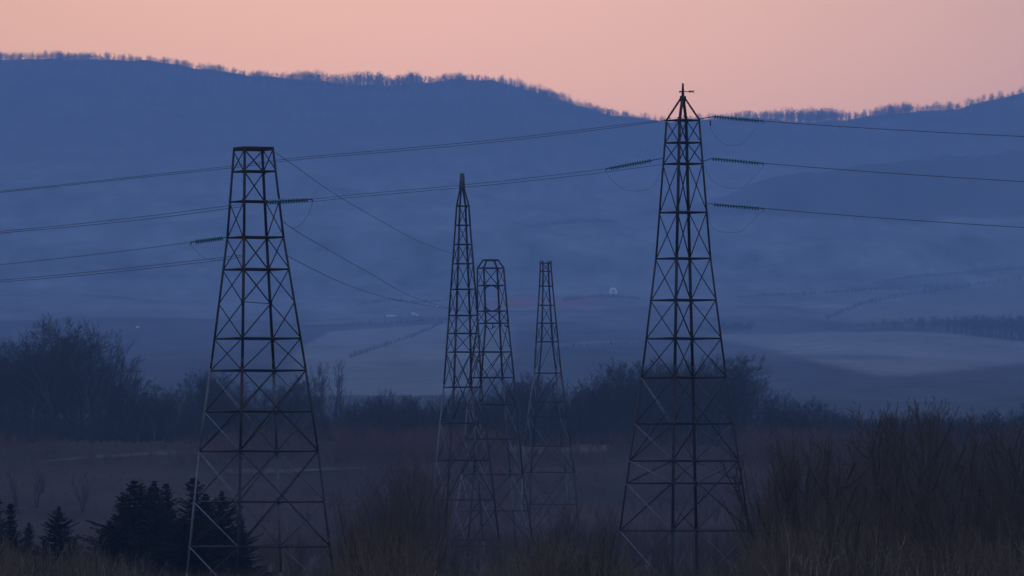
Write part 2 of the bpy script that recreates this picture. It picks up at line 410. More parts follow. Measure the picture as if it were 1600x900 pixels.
def drape(name, top, bot, mat, px0, px1, nx=60, ny=4, lift=.08, label=None, jit=0.0, seed=1):
    """a strip of ground cover between two outlines, draped on the terrain"""
    tt, bb = tab(top), tab(bot)
    rs = np.random.RandomState(seed)
    V = []
    pxs = np.linspace(px0, px1, nx)
    jt = np.interp(np.arange(nx), np.arange(0, nx, 3), rs.uniform(-jit, jit, len(range(0, nx, 3))))
    jb = np.interp(np.arange(nx), np.arange(0, nx, 3), rs.uniform(-jit, jit, len(range(0, nx, 3))))
    for k, px in enumerate(pxs):
        h0, h1 = hit(px, bb(px) + jb[k]), hit(px, tt(px) + jt[k])
        for f in np.linspace(0, 1, ny):
            x = h0[0] + (h1[0] - h0[0]) * f; y = h0[1] + (h1[1] - h0[1]) * f
            V.append((x, y, HG(x, y) + lift))
    i, j = np.meshgrid(np.arange(nx - 1), np.arange(ny - 1), indexing='ij')
    q = np.stack([i * ny + j, (i + 1) * ny + j, (i + 1) * ny + j + 1, i * ny + j + 1], -1).reshape(-1, 4)
    return structure(name, new_mesh(name, V, q, mat, True), label)
drape('dry_grass_strip', [(700, 702), (780, 700), (850, 698), (930, 695), (1010, 692), (1080, 690)], [(700, 703), (780, 706), (850, 710), (930, 707), (1010, 699), (1080, 691)], M['straw'], 700, 1080, 50, 4, .12, jit=1.5, seed=8)
drape('dry_grass_strip', [(60, 722), (110, 716), (180, 711), (260, 706), (360, 700), (480, 704)], [(60, 724), (110, 719), (180, 714), (260, 712), (360, 709), (480, 708)], M['dry_grass'], 60, 500, 60, 3, .12, jit=1.0, seed=9)
drape('dry_grass_strip', [(380, 734), (480, 733), (570, 729)], [(380, 741), (480, 739), (570, 733)], M['dry_grass'], 350, 570, 40, 3, .12, jit=1.2, seed=12)
drape('dry_grass_strip', [(1180, 672), (1290, 678), (1420, 680), (1520, 674), (1650, 668)], [(1180, 688), (1290, 690), (1420, 692), (1520, 690), (1650, 684)], M['dry_grass'], 1180, 1650, 50, 4, .12, jit=1.2, seed=13)

# ------------------------------------------------------------------ bare trees
def rot_dir(d, ang, az):
    d = np.asarray(d); ref = np.array([0, 0, 1.0]) if abs(d[2]) < .9 else np.array([1.0, 0, 0])
    u = np.cross(d, ref); u /= np.linalg.norm(u); v = np.cross(d, u)
    o = d * math.cos(ang) + (u * math.cos(az) + v * math.sin(az)) * math.sin(ang)
    return o / np.linalg.norm(o)
def grow(seed, levels, stems=1, lean=.0, trunk_r=.012, up=.10, wob=.10):
    """levels: list of dict(L=relative length, n=children, ang=(lo,hi), t0=first child, k=pieces). Height about 1. Returns segs by level."""
    rg = random.Random(seed)
    out = [[] for _ in levels]
    def branch(p, d, Ln, r, lv):
        S = levels[lv]; k = S['k']; pts = [np.array(p)]; dirs = []
        for i in range(k):
            dirs.append(d)
            pts.append(pts[-1] + d * Ln / k)
            d = d + np.array([rg.gauss(0, wob), rg.gauss(0, wob), rg.gauss(0, wob * .6) + S.get('up', up)])
            d = d / np.linalg.norm(d)
        r1 = r * S.get('tip', .35)
        for i in range(k):
            ra = r + (r1 - r) * i / k; rb = r + (r1 - r) * (i + 1) / k
            out[lv].append((*pts[i], *pts[i + 1], ra, rb))
        if lv + 1 < len(levels):
            C = levels[lv + 1]; n = S['n']; n = max(1, int(n * rg.uniform(.75, 1.25) + .5)); az = rg.uniform(0, 6.28)
            for c in range(n):
                t = S['t0'] + (1 - S['t0']) * (c + rg.uniform(.2, .9)) / n; t = min(t, .995)
                i = min(int(t * k), k - 1); q = pts[i] + (pts[i + 1] - pts[i]) * (t * k - i)
                az += 2.4 + rg.uniform(-.5, .5)
                a = R(rg.uniform(*C['ang'])) * (1.15 - .45 * t)
                L2 = Ln * C['L'] * rg.uniform(.7, 1.2) * (1.0 - C.get('fall', .55) * max(0, t - .3) / .7)
                branch(q, rot_dir(dirs[i], a, az), L2, max((r + (r1 - r) * t) * C.get('rr', .55), C.get('rmin', 0)), lv + 1)
    for s_ in range(stems):
        a = rg.uniform(0, 6.28); off = lean * rg.uniform(.1, 1) if stems > 1 else lean
        d0 = np.array([math.cos(a) * off, math.sin(a) * off, 1.0]); d0 /= np.linalg.norm(d0)
        p0 = (np.array([math.cos(a), math.sin(a), 0]) * rg.uniform(0, .05) if stems > 1 else np.zeros(3)) - d0 * .02
        branch(p0, d0, levels[0]['L'] * (rg.uniform(.6, 1.05) if stems > 1 else 1), trunk_r * (rg.uniform(.6, 1) if stems > 1 else 1), 0)
    mz = max(s[5] for lv in out for s in lv)
    return [np.array(lv) * np.array([1 / mz] * 8) for lv in out]
BROAD = [dict(L=.62, n=13, t0=.24, k=6, up=.02, tip=.25),
         dict(L=.72, n=7, t0=.18, k=4, ang=(30, 62), rr=.5, up=.11, tip=.3, fall=.35),
         dict(L=.46, n=7, t0=.2, k=3, ang=(28, 55), rr=.45, rmin=.0012, up=.06, tip=.5, fall=.3),
         dict(L=.50, n=8, t0=.12, k=2, ang=(25, 55), rr=.55, rmin=.0009, up=.04, tip=.6, fall=.3),
         dict(L=.55, n=0, t0=0, k=1, ang=(20, 60), rr=.6, rmin=.0008, tip=.5, fall=.2)]
UPRIGHT = [dict(L=.92, n=14, t0=.15, k=7, up=.03, tip=.18),
           dict(L=.42, n=6, t0=.2, k=4, ang=(22, 42), rr=.48, up=.12, tip=.3),
           dict(L=.42, n=5, t0=.15, k=2, ang=(20, 40), rr=.5, rmin=.0013, up=.08, tip=.5),
           dict(L=.5, n=0, t0=.15, k=2, ang=(18, 40), rr=.6, rmin=.0009, tip=.5)]
MULTI = [dict(L=.95, n=8, t0=.25, k=6, up=.04, tip=.2),
         dict(L=.36, n=6, t0=.15, k=3, ang=(18, 42), rr=.5, up=.10, tip=.3),
         dict(L=.42, n=4, t0=.15, k=2, ang=(18, 40), rr=.55, rmin=.0013, up=.06, tip=.5),
         dict(L=.5, n=0, t0=.15, k=1, ang=(18, 40), rr=.6, rmin=.0010, tip=.5)]
SHRUB = [dict(L=1., n=8, t0=.25, k=5, up=.02, tip=.4),
         dict(L=.34, n=5, t0=.1, k=2, ang=(14, 40), rr=.55, rmin=.0016, up=.06, tip=.4),
         dict(L=.45, n=0, t0=.1, k=1, ang=(15, 42), rr=.6, rmin=.0013, tip=.5)]
class Kind:
    def __init__(s, name, segs, nt_, mt, mc):
        a, b = seg_tubes(np.concatenate(segs[:nt_]), 5); s.trunk = new_mesh(name + '_trunk', a, b, mt)
        a, b = seg_tubes(np.concatenate(segs[nt_:]), 3); s.crown = new_mesh(name + '_crown', a, b, mc)
KB = [Kind('broad_tree', grow(10 + i, BROAD, trunk_r=.014 + .002 * (i % 3), wob=.09), 2, M['pale_bark' if i in (1, 4) else 'far_bark'], M['far_bark']) for i in range(6)]
KU = [Kind('upright_tree', grow(40 + i, UPRIGHT, trunk_r=.011, wob=.07), 1, M['pale_bark' if i == 2 else 'far_bark'], M['far_bark']) for i in range(4)]
KM = [Kind('multi_tree', grow(60 + i, MULTI, stems=4 + i % 3, lean=.28, trunk_r=.012, wob=.08), 1, M['bark'], M['twig']) for i in range(5)]
NEAR = [dict(L=.85, n=9, t0=.2, k=7, up=.02, tip=.3), dict(L=.55, n=6, t0=.2, k=5, ang=(24, 48), rr=.6, up=.13, tip=.35), dict(L=.42, n=5, t0=.2, k=3, ang=(22, 48), rr=.55, rmin=.0016, up=.08, tip=.4), dict(L=.5, n=0, t0=.2, k=2, ang=(20, 45), rr=.6, rmin=.0012, tip=.5)]
KN = [Kind('near_tree', grow(90 + i, NEAR, stems=1 + i % 3, lean=.22, trunk_r=.022, wob=.12), 2, M['bark'], M['twig']) for i in range(4)]
KR = [Kind('red_tree', grow(80 + i, MULTI, stems=5, lean=.22, trunk_r=.010, wob=.07), 1, M['bark'], M['redtwig']) for i in range(3)]
KS = [Kind('shrub', grow(100 + i, SHRUB, stems=11 + 2 * i, lean=.42, trunk_r=.0095, wob=.09), 1, M['shoot'], M['shoot']) for i in range(5)]
def place_tree(name, k, x, y, h, wide, rot, label, cat, group, sink=.2):
    t = thing(name, label, cat, (x, y, float(H(x, y)) - sink), group)
    t.rotation_euler = (0, 0, rot); t.scale = (h * wide, h * wide, h)
    link('trunk', k.trunk, t); link('crown', k.crown, t)
    return t
rg = random.Random(77)
# --- the dark line of trees across the valley floor
TL = tab([(-200, 520), (-60, 512), (0, 520), (45, 500), (70, 482), (110, 478), (150, 490), (188, 520), (205, 556), (225, 592), (260, 602), (290, 578), (330, 566), (360, 575), (430, 596), (475, 560), (500, 545), (530, 545), (545, 598), (575, 606), (600, 592), (640, 604),
          (680, 610), (720, 598), (760, 608), (800, 582), (850, 574), (900, 590), (945, 572), (965, 552), (1000, 543), (1060, 545), (1110, 540), (1160, 556), (1195, 590), (1240, 606), (1290, 622), (1330, 640), (1450, 640), (1540, 640), (1580, 628), (1620, 610), (1800, 600)])
def tl_label(px):
    if px < 45: return 'dark bare tree in the thick wood at the far left edge, below the ridge', 'trees of the far left wood'
    if px < 225: return 'tall broad bare tree of the high clump left of the flat-topped pylon', 'tall clump left of the flat-topped pylon'
    if px < 460: return 'bare dark tree in the wood standing behind the flat-topped pylon', 'trees behind the flat-topped pylon'
    if px < 550: return 'slender bare tree against the pale field, just right of the flat-topped pylon', 'slender trees against the pale field'
    if px < 700: return 'low bare tree in the dark wood between the flat-topped pylon and the slim pointed pylon', 'low wood between two pylons'
    if px < 930: return 'bare dark tree in the wood behind the three small middle pylons', 'trees behind the middle pylons'
    if px < 1200: return 'tall bare tree in the rounded dark clump behind the pylon with the spire', 'clump behind the spired pylon'
    if px < 1330: return 'bare tree on the falling end of the wood, right of the pylon with the spire', 'falling end of the wood'
    return 'bare tree in the low dark wood at the right, behind the thicket', 'low wood at the right'
n_tl = 0
for row, (Ya, Yb, f0, f1, step) in enumerate([(1060, 1140, .86, 1.0, 15), (1000, 1055, .68, .95, 18.5), (960, 995, .45, .78, 26)]):
    px = -110.0
    while px < 1700:
        Y = rg.uniform(Ya, Yb); top = float(TL(px))
        if 465 < px < 548 and row == 0: step_ = 10
        else: step_ = step
        x = ray(px, 450)[0] * Y; g = float(H(x, Y))
        full = at(px, top, Y)[2] - g
        h = full * rg.uniform(f0, f1)
        if 470 < px < 545 and row > 0: h = min(h, full * .5)
        slim = 470 < px < 545
        k = rg.choice(KU) if (slim or rg.random() < .3) else rg.choice(KB)
        lab, grp = tl_label(px)
        place_tree('bare_tree', k, x, Y, h, rg.uniform(.75, .95) if slim else rg.uniform(.9, 1.25), rg.uniform(0, 6.28), lab, 'tree', grp); n_tl += 1
        px += step_ * rg.uniform(.6, 1.4) * (1 if -20 < px < 1620 else 2.5)
print('treeline', n_tl)
# --- undergrowth at the foot of that wood (one uncountable mass)
def small_template(seed, spec, stems, lean, tr, ns=3):
    return seg_tubes(np.concatenate(grow(seed, spec, stems=stems, lean=lean, trunk_r=tr)), ns)
LOW = [dict(L=1., n=7, t0=.15, k=3, up=.02, tip=.4), dict(L=.42, n=2, t0=.2, k=1, ang=(18, 50), rr=.6, rmin=.004, tip=.5), dict(L=.45, n=0, t0=.1, k=1, ang=(20, 50), rr=.7, rmin=.003, tip=.5)]
und = [small_template(200 + i, LOW, 7, .45, .010) for i in range(3)]
VV, QQ, nn = [], [], 0
for i in range(3):
    pl = []
    for _ in range(520):
        Y = rg.uniform(955, 1130); px = rg.uniform(-260, 1860); x = ray(px, 450)[0] * Y
        hh = rg.uniform(3.0, 8.5)
        pl.append((x, Y, float(H(x, Y)) - .2, rg.uniform(0, 6.28), hh * rg.uniform(.9, 1.5), hh))
    v, q = merged(*und[i], pl); VV.append(v); QQ.append(q + nn); nn += len(v)
stuff('undergrowth', new_mesh('undergrowth', np.concatenate(VV), np.concatenate(QQ), M['far_bark']), 'dark tangled undergrowth along the foot of the valley wood')

# --- the wood on the ridge, seen only as a fringe, and on the hillsides (stuff)
RT = [dict(L=.8, n=9, t0=.25, k=3, up=.03, tip=.3), dict(L=.5, n=4, t0=.25, k=2, ang=(25, 50), rr=.6, rmin=.0055, up=.1, tip=.5), dict(L=.5, n=2, t0=.2, k=1, ang=(20, 45), rr=.7, rmin=.0042, tip=.5), dict(L=.5, n=0, t0=.2, k=1, ang=(20, 45), rr=.7, rmin=.0034, tip=.5)]
rid = [small_template(300 + i, RT, 1, .05, .017) for i in range(5)]
RH = tab([(-1500, 12), (-50, 10), (20, 13), (50, 9), (65, 13), (140, 12), (170, 8), (235, 8), (260, 11), (330, 9), (360, 10), (440, 12), (470, 17), (500, 21), (560, 22), (600, 24), (655, 20), (672, 9), (690, 11), (760, 14), (830, 15), (880, 17), (940, 13), (975, 9), (1005, 4), (1080, 4), (1140, 9), (1190, 16), (1235, 28),
          (1290, 24), (1330, 16), (1400, 16), (1440, 18), (1500, 12), (1525, 6), (1600, 6), (3000, 12)])
VV, QQ, nn = [], [], 0
def add_wood(tmpl, places):
    global nn
    v, q = merged(*tmpl, places); VV.append(v); QQ.append(q + nn); nn += len(v)
for i in range(5):
    pl = []
    for _ in range(900):
        px = rg.uniform(-350, 1950); Y = rg.uniform(8880, 9015)
        if not -60 < px < 1660 and rg.random() < .5: continue
        x = (px - 800) / K * YC; hm = float(RH(px)) * YC / K
        cl = float(fbm(x, 0.0, 160, 4, 19)); 
        if cl < -.12 and rg.random() < .6 and not (470 < px < 665 or 1190 < px < 1310): continue
        hh = hm * rg.uniform(.6, 1.1) * (1 + .22 * cl)
        pl.append((x, Y, float(H(x, Y)) - .5, rg.uniform(0, 6.28), hh * rg.uniform(1.1, 1.6), hh))
    add_wood(rid[i], pl)
stuff('ridge_wood', new_mesh('ridge_wood', np.concatenate(VV), np.concatenate(QQ), M['far_bark']), 'thin fringe of bare trees along the crest of the far ridge against the pink sky')
VV, QQ, nn = [], [], 0
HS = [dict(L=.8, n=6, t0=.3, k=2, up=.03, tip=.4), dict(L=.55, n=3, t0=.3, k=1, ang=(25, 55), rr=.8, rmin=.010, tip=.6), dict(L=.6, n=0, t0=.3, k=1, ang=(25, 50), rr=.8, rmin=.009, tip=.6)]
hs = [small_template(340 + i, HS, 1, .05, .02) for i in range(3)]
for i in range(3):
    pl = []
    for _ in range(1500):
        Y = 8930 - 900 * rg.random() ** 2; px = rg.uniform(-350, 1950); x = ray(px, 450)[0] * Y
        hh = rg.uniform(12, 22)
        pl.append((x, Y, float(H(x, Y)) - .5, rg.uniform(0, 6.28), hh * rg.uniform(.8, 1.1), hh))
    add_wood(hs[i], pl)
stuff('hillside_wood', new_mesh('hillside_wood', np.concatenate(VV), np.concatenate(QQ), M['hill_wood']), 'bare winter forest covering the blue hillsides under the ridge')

# --- separate trees of the far hedge wood at the right, beyond the pale field
FW = [seg_tubes(np.concatenate(grow(440 + i, RT, trunk_r=.014)), 3) for i in range(3)]
VV, QQ, nn = [], [], 0
for m_ in range(3):
    pl = []
    for i in range(95):
        px = 1325 + (1720 - 1325) * rg.random()
        base = float(np.interp(px, [1330, 1400, 1480, 1600, 1700], [514, 516, 520, 533, 545]))
        top = float(np.interp(px, [1330, 1360, 1420, 1500, 1600, 1700], [507, 498, 492, 491, 489, 488])) + rg.uniform(-1, 9)
        p = hit(px, base - rg.uniform(0, 5)); h = max(at(px, top, p[1])[2] - p[2], 4)
        pl.append((p[0], p[1], p[2] - .5, rg.uniform(0, 6.28), h * rg.uniform(1.1, 1.7), h))
    add_wood(FW[m_], pl)
stuff('distant_wood', new_mesh('distant_wood', np.concatenate(VV), np.concatenate(QQ), M['far_bark']), 'dark strip of distant wood above the pale field at the right')
for i in range(9):
    px = 1128 + 5.5 * i; p = hit(px, 521 - rg.uniform(0, 2)); h = at(px, rg.uniform(497, 507), p[1])[2] - p[2]
    place_tree('bare_tree', rg.choice(KB), p[0], p[1], h, rg.uniform(1.0, 1.5), rg.uniform(0, 6.28), 'small distant tree just right of the spired pylon, at the tip of the pale field', 'tree', 'far trees beside the spired pylon', .5)
# hedges on the far pale field
def hedge(pts, n, h0, h1, label, seed):
    a = np.array(pts, float); VVh, QQh, m = [], [], 0
    t = small_template(seed, LOW, 6, .6, .014)
    pl = []
    for i in range(n):
        f = (i + rg.random()) / n * (len(a) - 1); k = min(int(f), len(a) - 2); p = a[k] + (a[k + 1] - a[k]) * (f - k)
        q = hit(p[0], p[1]); hh = rg.uniform(h0, h1)
        pl.append((q[0], q[1], q[2] - .1, rg.uniform(0, 6.28), hh * 1.3, hh))
    v, q = merged(*t, pl)
    o = link('hedge', new_mesh('hedge', v, q, M['far_bark'])); tag(o, label, 'hedge')
hedge([(545, 560), (590, 545), (640, 528), (668, 517), (692, 505)], 80, 2, 5.5, 'thin dark hedge climbing diagonally across the pale field left of the slim pylon', 401)
hedge([(470, 512), (540, 510), (600, 508), (640, 504), (700, 500)], 90, 2, 5, 'low hedge along the upper edge of the pale field, below the white sheds', 402)
hedge([(1290, 500), (1350, 475), (1420, 462), (1500, 450), (1600, 436)], 110, 3, 8, 'long dark hedge rising to the right along the upper grey green field', 403)
hedge([(1150, 466), (1250, 461), (1350, 455), (1480, 447)], 80, 3, 7, 'broken dark hedge line on the lower hillside right of the spired pylon', 404)

hedge([(830, 357), (880, 350), (930, 347), (965, 349)], 60, 4, 9, 'short dark hedge high on the slope between the smallest pylon and the spired pylon', 405)
hedge([(560, 478), (610, 470), (650, 474), (700, 470)], 60, 3, 7, 'uneven dark hedge on the slope just above the white sheds', 406)
hedge([(1380, 440), (1450, 432), (1520, 428), (1610, 419)], 80, 3, 7, 'dark hedge following the pale tracks high on the slope at the right edge', 407)
hedge([(880, 470), (940, 464), (1000, 468)], 60, 3, 7, 'dark hedge just below the white arched shelter', 408)
hedge([(880, 545), (950, 541), (1010, 538)], 50, 3, 6, 'low dark hedge on the valley floor left of the spired pylon', 409)

# ------------------------------------------------------------------ pylons
def pylon(name, label, group, Y, prof, levels, z_off=0.0, leg_w=.2, brace_w=.1, wide_from=9999, skip_mid=(), skip_side=(), mid_single=9999, mid_rings=(), rust=(), pale_from=9999, pale_legs=''):
    """prof rows: (photo row, centre column, outer half width, inner half width), top to bottom. Legs: left, near, right, far."""
    P = np.array(prof, float)
    s = Y / K
    pr = [tab(P[:, [0, i]]) for i in (1, 2, 3)]
    c0 = P[-1, 1]
    xb = ray(c0, 450)[0] * Y; gz = float(H(xb, Y))
    row_base = 800 + (CAM[2] - gz) * K / Y
    root = thing(name, label, 'pylon', (xb, Y, gz), group)
    org = np.array([xb, Y, gz])
    def corner(row, k):
        c, o, i_ = (f(row) for f in pr)
        q = at(c, row, Y)
        off = {'L': (-o, .6 * i_), 'N': (-i_, -.6 * o), 'R': (o, -.6 * i_), 'F': (i_, .6 * o)}[k]
        return q + np.array([off[0] * s, off[1] * s, 0]) - org
    def ctr(row): return at(pr[0](row), row, Y) - org
    rows = sorted(set([r for r in P[:, 0]] + [row_base + 4] + ([pale_from] if pale_from < row_base else [])))
    rows = [r for r in rows if r <= row_base + 4]
    # legs; concrete foot under each
    # beyond the last profile row the taper goes on in a straight line
    a, b = P[-2], P[-1]
    if row_base + 4 > P[-1, 0]:
        ext = b + (b - a) / (b[0] - a[0]) * (row_base + 4 - b[0])
        P2 = np.vstack([P, ext]); pr[:] = [tab(P2[:, [0, i]]) for i in (1, 2, 3)]
    for k in 'LNRF':
        mb = MB()
        for r0, r1 in zip(rows[:-1], rows[1:]):
            p0, p1 = corner(r0, k), corner(r1 + .3, k)
            mb.angle(p0, p1, leg_w, leg_w * .14, (p0 + p1) / 2 - (ctr(r0) + ctr(r1)) / 2)
        lm = mb.mesh('leg', M['steel'])
        if k in pale_legs:         # lower sections paler: light falling there put into the colour
            lm.materials.append(M['lit_steel'])
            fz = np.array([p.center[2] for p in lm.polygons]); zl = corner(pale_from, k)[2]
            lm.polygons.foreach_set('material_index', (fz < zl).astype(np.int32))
        lg = link('leg', lm, root)
        p = corner(row_base, k); mb = MB(); mb.box((p[0] - .35, p[1] - .35, -.5), (p[0] + .35, p[1] + .35, .22))
        link('concrete_foot', mb.mesh('concrete_foot', M['plate']), lg)
    FACES = [('L', 'N'), ('N', 'R'), ('R', 'F'), ('F', 'L')]
    lv = list(levels) + ([row_base - 14] if row_base - 14 > levels[-1] + 25 else [])
    for i, r in enumerate(lv):
        mb = MB()
        if r in mid_rings: mb.bar(corner(r, 'N'), corner(r, 'F'), brace_w, brace_w * .5, (0, 0, 1))
        for a_, b_ in FACES:
            if r in mid_rings: continue
            p0, p1 = corner(r, a_), corner(r, b_)
            n = (p0 + p1) / 2 - ctr(r); mb.angle(p0, p1, brace_w * .9, brace_w * .14, n + np.array([0, 0, .02]))
        link('horizontal_frame', mb.mesh('horizontal_frame', M['rust'] if r in rust else M['steel']), root)
    def brace(a_, r0, b_, r1, mb, sgn):
        p0, p1 = corner(r0, a_), corner(r1, b_)
        n = (p0 + p1) / 2 - ctr((r0 + r1) / 2); n[2] = 0
        if np.linalg.norm(n) < 1e-3: n = np.array([.3, -1.0, 0])
        n /= np.linalg.norm(n)
        mb.angle(p0 + n * .05 * sgn, p1 + n * .05 * sgn, brace_w * .8, brace_w * .13, n * sgn)
    for i, (r0, r1) in enumerate(zip(lv[:-1], lv[1:])):
        for a_, b_ in (('L', 'N'), ('F', 'R')):
            if i in skip_side: continue
            for (u_, v_), sg in (((a_, b_), 1), ((b_, a_), -1)):
                pale = r0 > pale_from and (i * 3 + (sg > 0) + (a_ == 'F')) % 3 != 0  # some lower braces paler, light on them painted into the steel tone
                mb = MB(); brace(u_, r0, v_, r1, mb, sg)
                link('diagonal_brace', mb.mesh('diagonal_brace', M['lit_steel' if pale else 'steel']), root)
        if i not in skip_mid:
            mb = MB(); brace('F', r0, 'N', r1, mb, 1)
            if r0 < mid_single: brace('N', r0, 'F', r1, mb, -1)
            link('cross_brace', mb.mesh('cross_brace', M['steel']), root)
    wl = [r for r in lv if r >= wide_from]
    for r0, r1 in zip(wl[:-2:2], wl[2::2]):
        for a_, b_ in (('N', 'R'), ('L', 'F')):
            mb = MB(); brace(a_, r0, b_, r1, mb, 1); link('diagonal_brace', mb.mesh('diagonal_brace', M['lit_steel' if r0 > pale_from and a_ == 'L' else 'steel']), root)
            mb = MB(); brace(b_, r0, a_, r1, mb, -1); link('diagonal_brace', mb.mesh('diagonal_brace', M['steel']), root)
    # gusset plates where bracing meets the two middle legs
    for r in lv:
        for k in 'NF':
            mb = MB(); p = corner(r, k); mb.bar(p - np.array([0, 0, .16]), p + np.array([0, 0, .16]), leg_w * 1.35, leg_w * .3, (0.2, 1, 0))
            link('gusset_plate', mb.mesh('gusset_plate', M['steel']), root)
    return root, corner, ctr, org

GRP = None
# 1. near left, flat top
Y1_ = 310.0
T1, c1, k1, o1 = pylon('pylon', 'wide flat-topped lattice pylon with rusty cap, nearest on the left', GRP, Y1_,
    [(233, 396, 31.5, 13.5), (371, 399, 45, 17), (560, 403, 73, 22.5), (705, 404, 94, 26), (895, 406, 115, 30)],
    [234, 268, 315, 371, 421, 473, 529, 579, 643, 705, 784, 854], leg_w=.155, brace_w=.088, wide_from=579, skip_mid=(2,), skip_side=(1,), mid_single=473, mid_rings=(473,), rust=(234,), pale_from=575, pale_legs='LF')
mb = MB()
for a_, b_ in (('L', 'N'), ('N', 'R'), ('R', 'F'), ('F', 'L')):
    mb.bar(c1(232.5, a_) + np.array([0, 0, .05]), c1(232.5, b_) + np.array([0, 0, .05]), .10, .11, (0, 0, 1))
link('rusty_cap', mb.mesh('rusty_cap', M['rust']), T1)
# 5. right with spire
Y5_ = 340.0
T5, c5, k5, o5 = pylon('pylon', 'tall lattice pylon on the right with a pyramid spire and small vane', GRP, Y5_,
    [(186, 1067, 25.5, 6), (402, 1067.5, 42.5, 11.5), (590, 1068.5, 66, 16), (830, 1069.5, 101, 21)],
    [188, 223, 256, 332, 404, 469, 529, 590, 662, 720, 755, 829], leg_w=.16, brace_w=.088, wide_from=590, mid_single=590, pale_from=570)
def w5(px, py, dy=0): return at(px, py, Y5_ + dy) - o5
mb = MB()
for k in 'LNRF':
    p0 = c5(187, k); p1 = w5(1067 + {'L': -2.5, 'N': -1, 'R': 2.5, 'F': 1}[k], 152)
    mb.angle(p0, p1, .16, .025, p0 - k5(187))
link('spire', mb.mesh('spire', M['rust']), T5)
mb = MB(); mb.tube([w5(1067, 160), w5(1067, 142), w5(1067, 130)], [.13, .09, .06], 8)
mb.bar(w5(1067, 158), w5(1067, 150), .42, .2, (0, 1, 0))
link('mast', mb.mesh('mast', M['steel']), T5)
mb = MB(); mb.bar(w5(1061, 143.2), w5(1084, 143.0), .06, .05, (0, 0, 1)); mb.bar(w5(1061, 143.3), w5(1065, 143.2), .11, .1, (0, 0, 1))
va = mb.mesh('vane_arm', M['rust']); vane = link('vane_arm', va, T5)
mb = MB(); mb.bar(w5(1076, 143.2), w5(1080.5, 143.0), .13, .05, (0, 1, 0)); mb.bar(w5(1080.5, 143.2), w5(1085, 140.8), .04, .03, (0, 1, 0)); mb.bar(w5(1080.5, 143.2), w5(1085, 144.9), .04, .03, (0, 1, 0))
link('vane', mb.mesh('vane', M['rust']), vane)
# 2. slim pointed
Y2_ = 560.0
T2, c2, k2, o2 = pylon('pylon', 'slim lattice pylon in the middle tapering to a narrow plated tip', GRP, Y2_,
    [(322, 723, 10, 5.2), (352, 723, 12, 6), (493, 723.8, 22.8, 11), (605, 722.8, 30, 14), (843, 725, 55, 30)],
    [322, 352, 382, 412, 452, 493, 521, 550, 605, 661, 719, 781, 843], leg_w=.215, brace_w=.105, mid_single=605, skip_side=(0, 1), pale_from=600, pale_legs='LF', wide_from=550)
def w2(px, py, dy=0): return at(px, py, Y2_ + dy) - o2
mb = MB()
for k in 'LNRF':
    p0 = c2(322, k); p1 = w2(722 + {'L': -3, 'N': -1.5, 'R': 3, 'F': 1.5}[k], 292); p1[1] += {'L': .1, 'N': -.22, 'R': -.1, 'F': .22}[k]
    mb.angle(p0, p1, .2, .03, p0 - k2(322))
link('tip_frame', mb.mesh('tip_frame', M['steel']), T2)
mb = MB()
a = [w2(717.2, 298), w2(727.0, 298), w2(725.4, 271), w2(718.8, 271)]
for p in (0,):
    v = [q + np.array([0, d, 0]) for d in (-.25, .25) for q in a]
    mb.add(v, [(0, 1, 2, 3), (7, 6, 5, 4), (0, 4, 5, 1), (1, 5, 6, 2), (2, 6, 7, 3), (3, 7, 4, 0)])
link('tip_plate', mb.mesh('tip_plate', M['plate']), T2)
# 3. barrel top
Y3_ = 625.0
T3, c3, k3, o3 = pylon('pylon', 'lattice pylon with a lantern-shaped head, half hidden behind the slim pointed pylon', GRP, Y3_,
    [(419, 766.5, 21, 11), (505, 770, 24.5, 11.5), (590, 768.5, 35, 17), (741, 769, 48, 29), (853, 769, 65, 38)],
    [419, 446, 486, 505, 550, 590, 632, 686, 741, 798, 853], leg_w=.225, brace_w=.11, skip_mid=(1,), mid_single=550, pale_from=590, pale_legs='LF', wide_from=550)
def w3(px, py, dy=0): return at(px, py, Y3_ + dy) - o3
mb = MB(); cap = {}
for k in 'LNRF':
    p0 = c3(419, k); m = k3(406.5); p1 = m + (p0 - k3(419)) * np.array([.58, .58, 0]); cap[k] = p1
    mb.angle(p0, p1, .22, .04, p0 - k3(419))
for a_, b_ in (('L', 'N'), ('N', 'R'), ('R', 'F'), ('F', 'L')): mb.bar(cap[a_], cap[b_], .22, .2, (0, 0, 1))
link('bevelled_cap', mb.mesh('bevelled_cap', M['steel']), T3)
mb = MB()
for sx in (-1, 1):       # curved corner gussets of the open window
    for top in (0, 1):
        r0 = 447 if not top else 485; dr = 10 if not top else -10
        for t in range(4):
            a0, a1 = t / 4, (t + 1) / 4
            f = lambda q: k3(r0 + dr * (1 - math.sin(q * math.pi / 2))) + np.array([sx * (3.0 + 8.0 * (math.cos(q * math.pi / 2))) * Y3_ / K, 0, 0])
            mb.bar(f(a0), f(a1), .16, .06, (0, 1, 0))
link('window_frame', mb.mesh('window_frame', M['steel']), T3)
mb = MB(); mb.tube([k3(505), k3(513)], [.1, .05], 6); mb.bar(w3(757, 509), w3(765, 514), .12, .08, (0, 1, 0)); mb.bar(w3(775, 509), w3(767, 514), .12, .08, (0, 1, 0)); mb.bar(w3(788, 508), w3(796, 512), .2, .15, (0, 1, 0))
link('hanging_bracket', mb.mesh('hanging_bracket', M['plate']), T3)
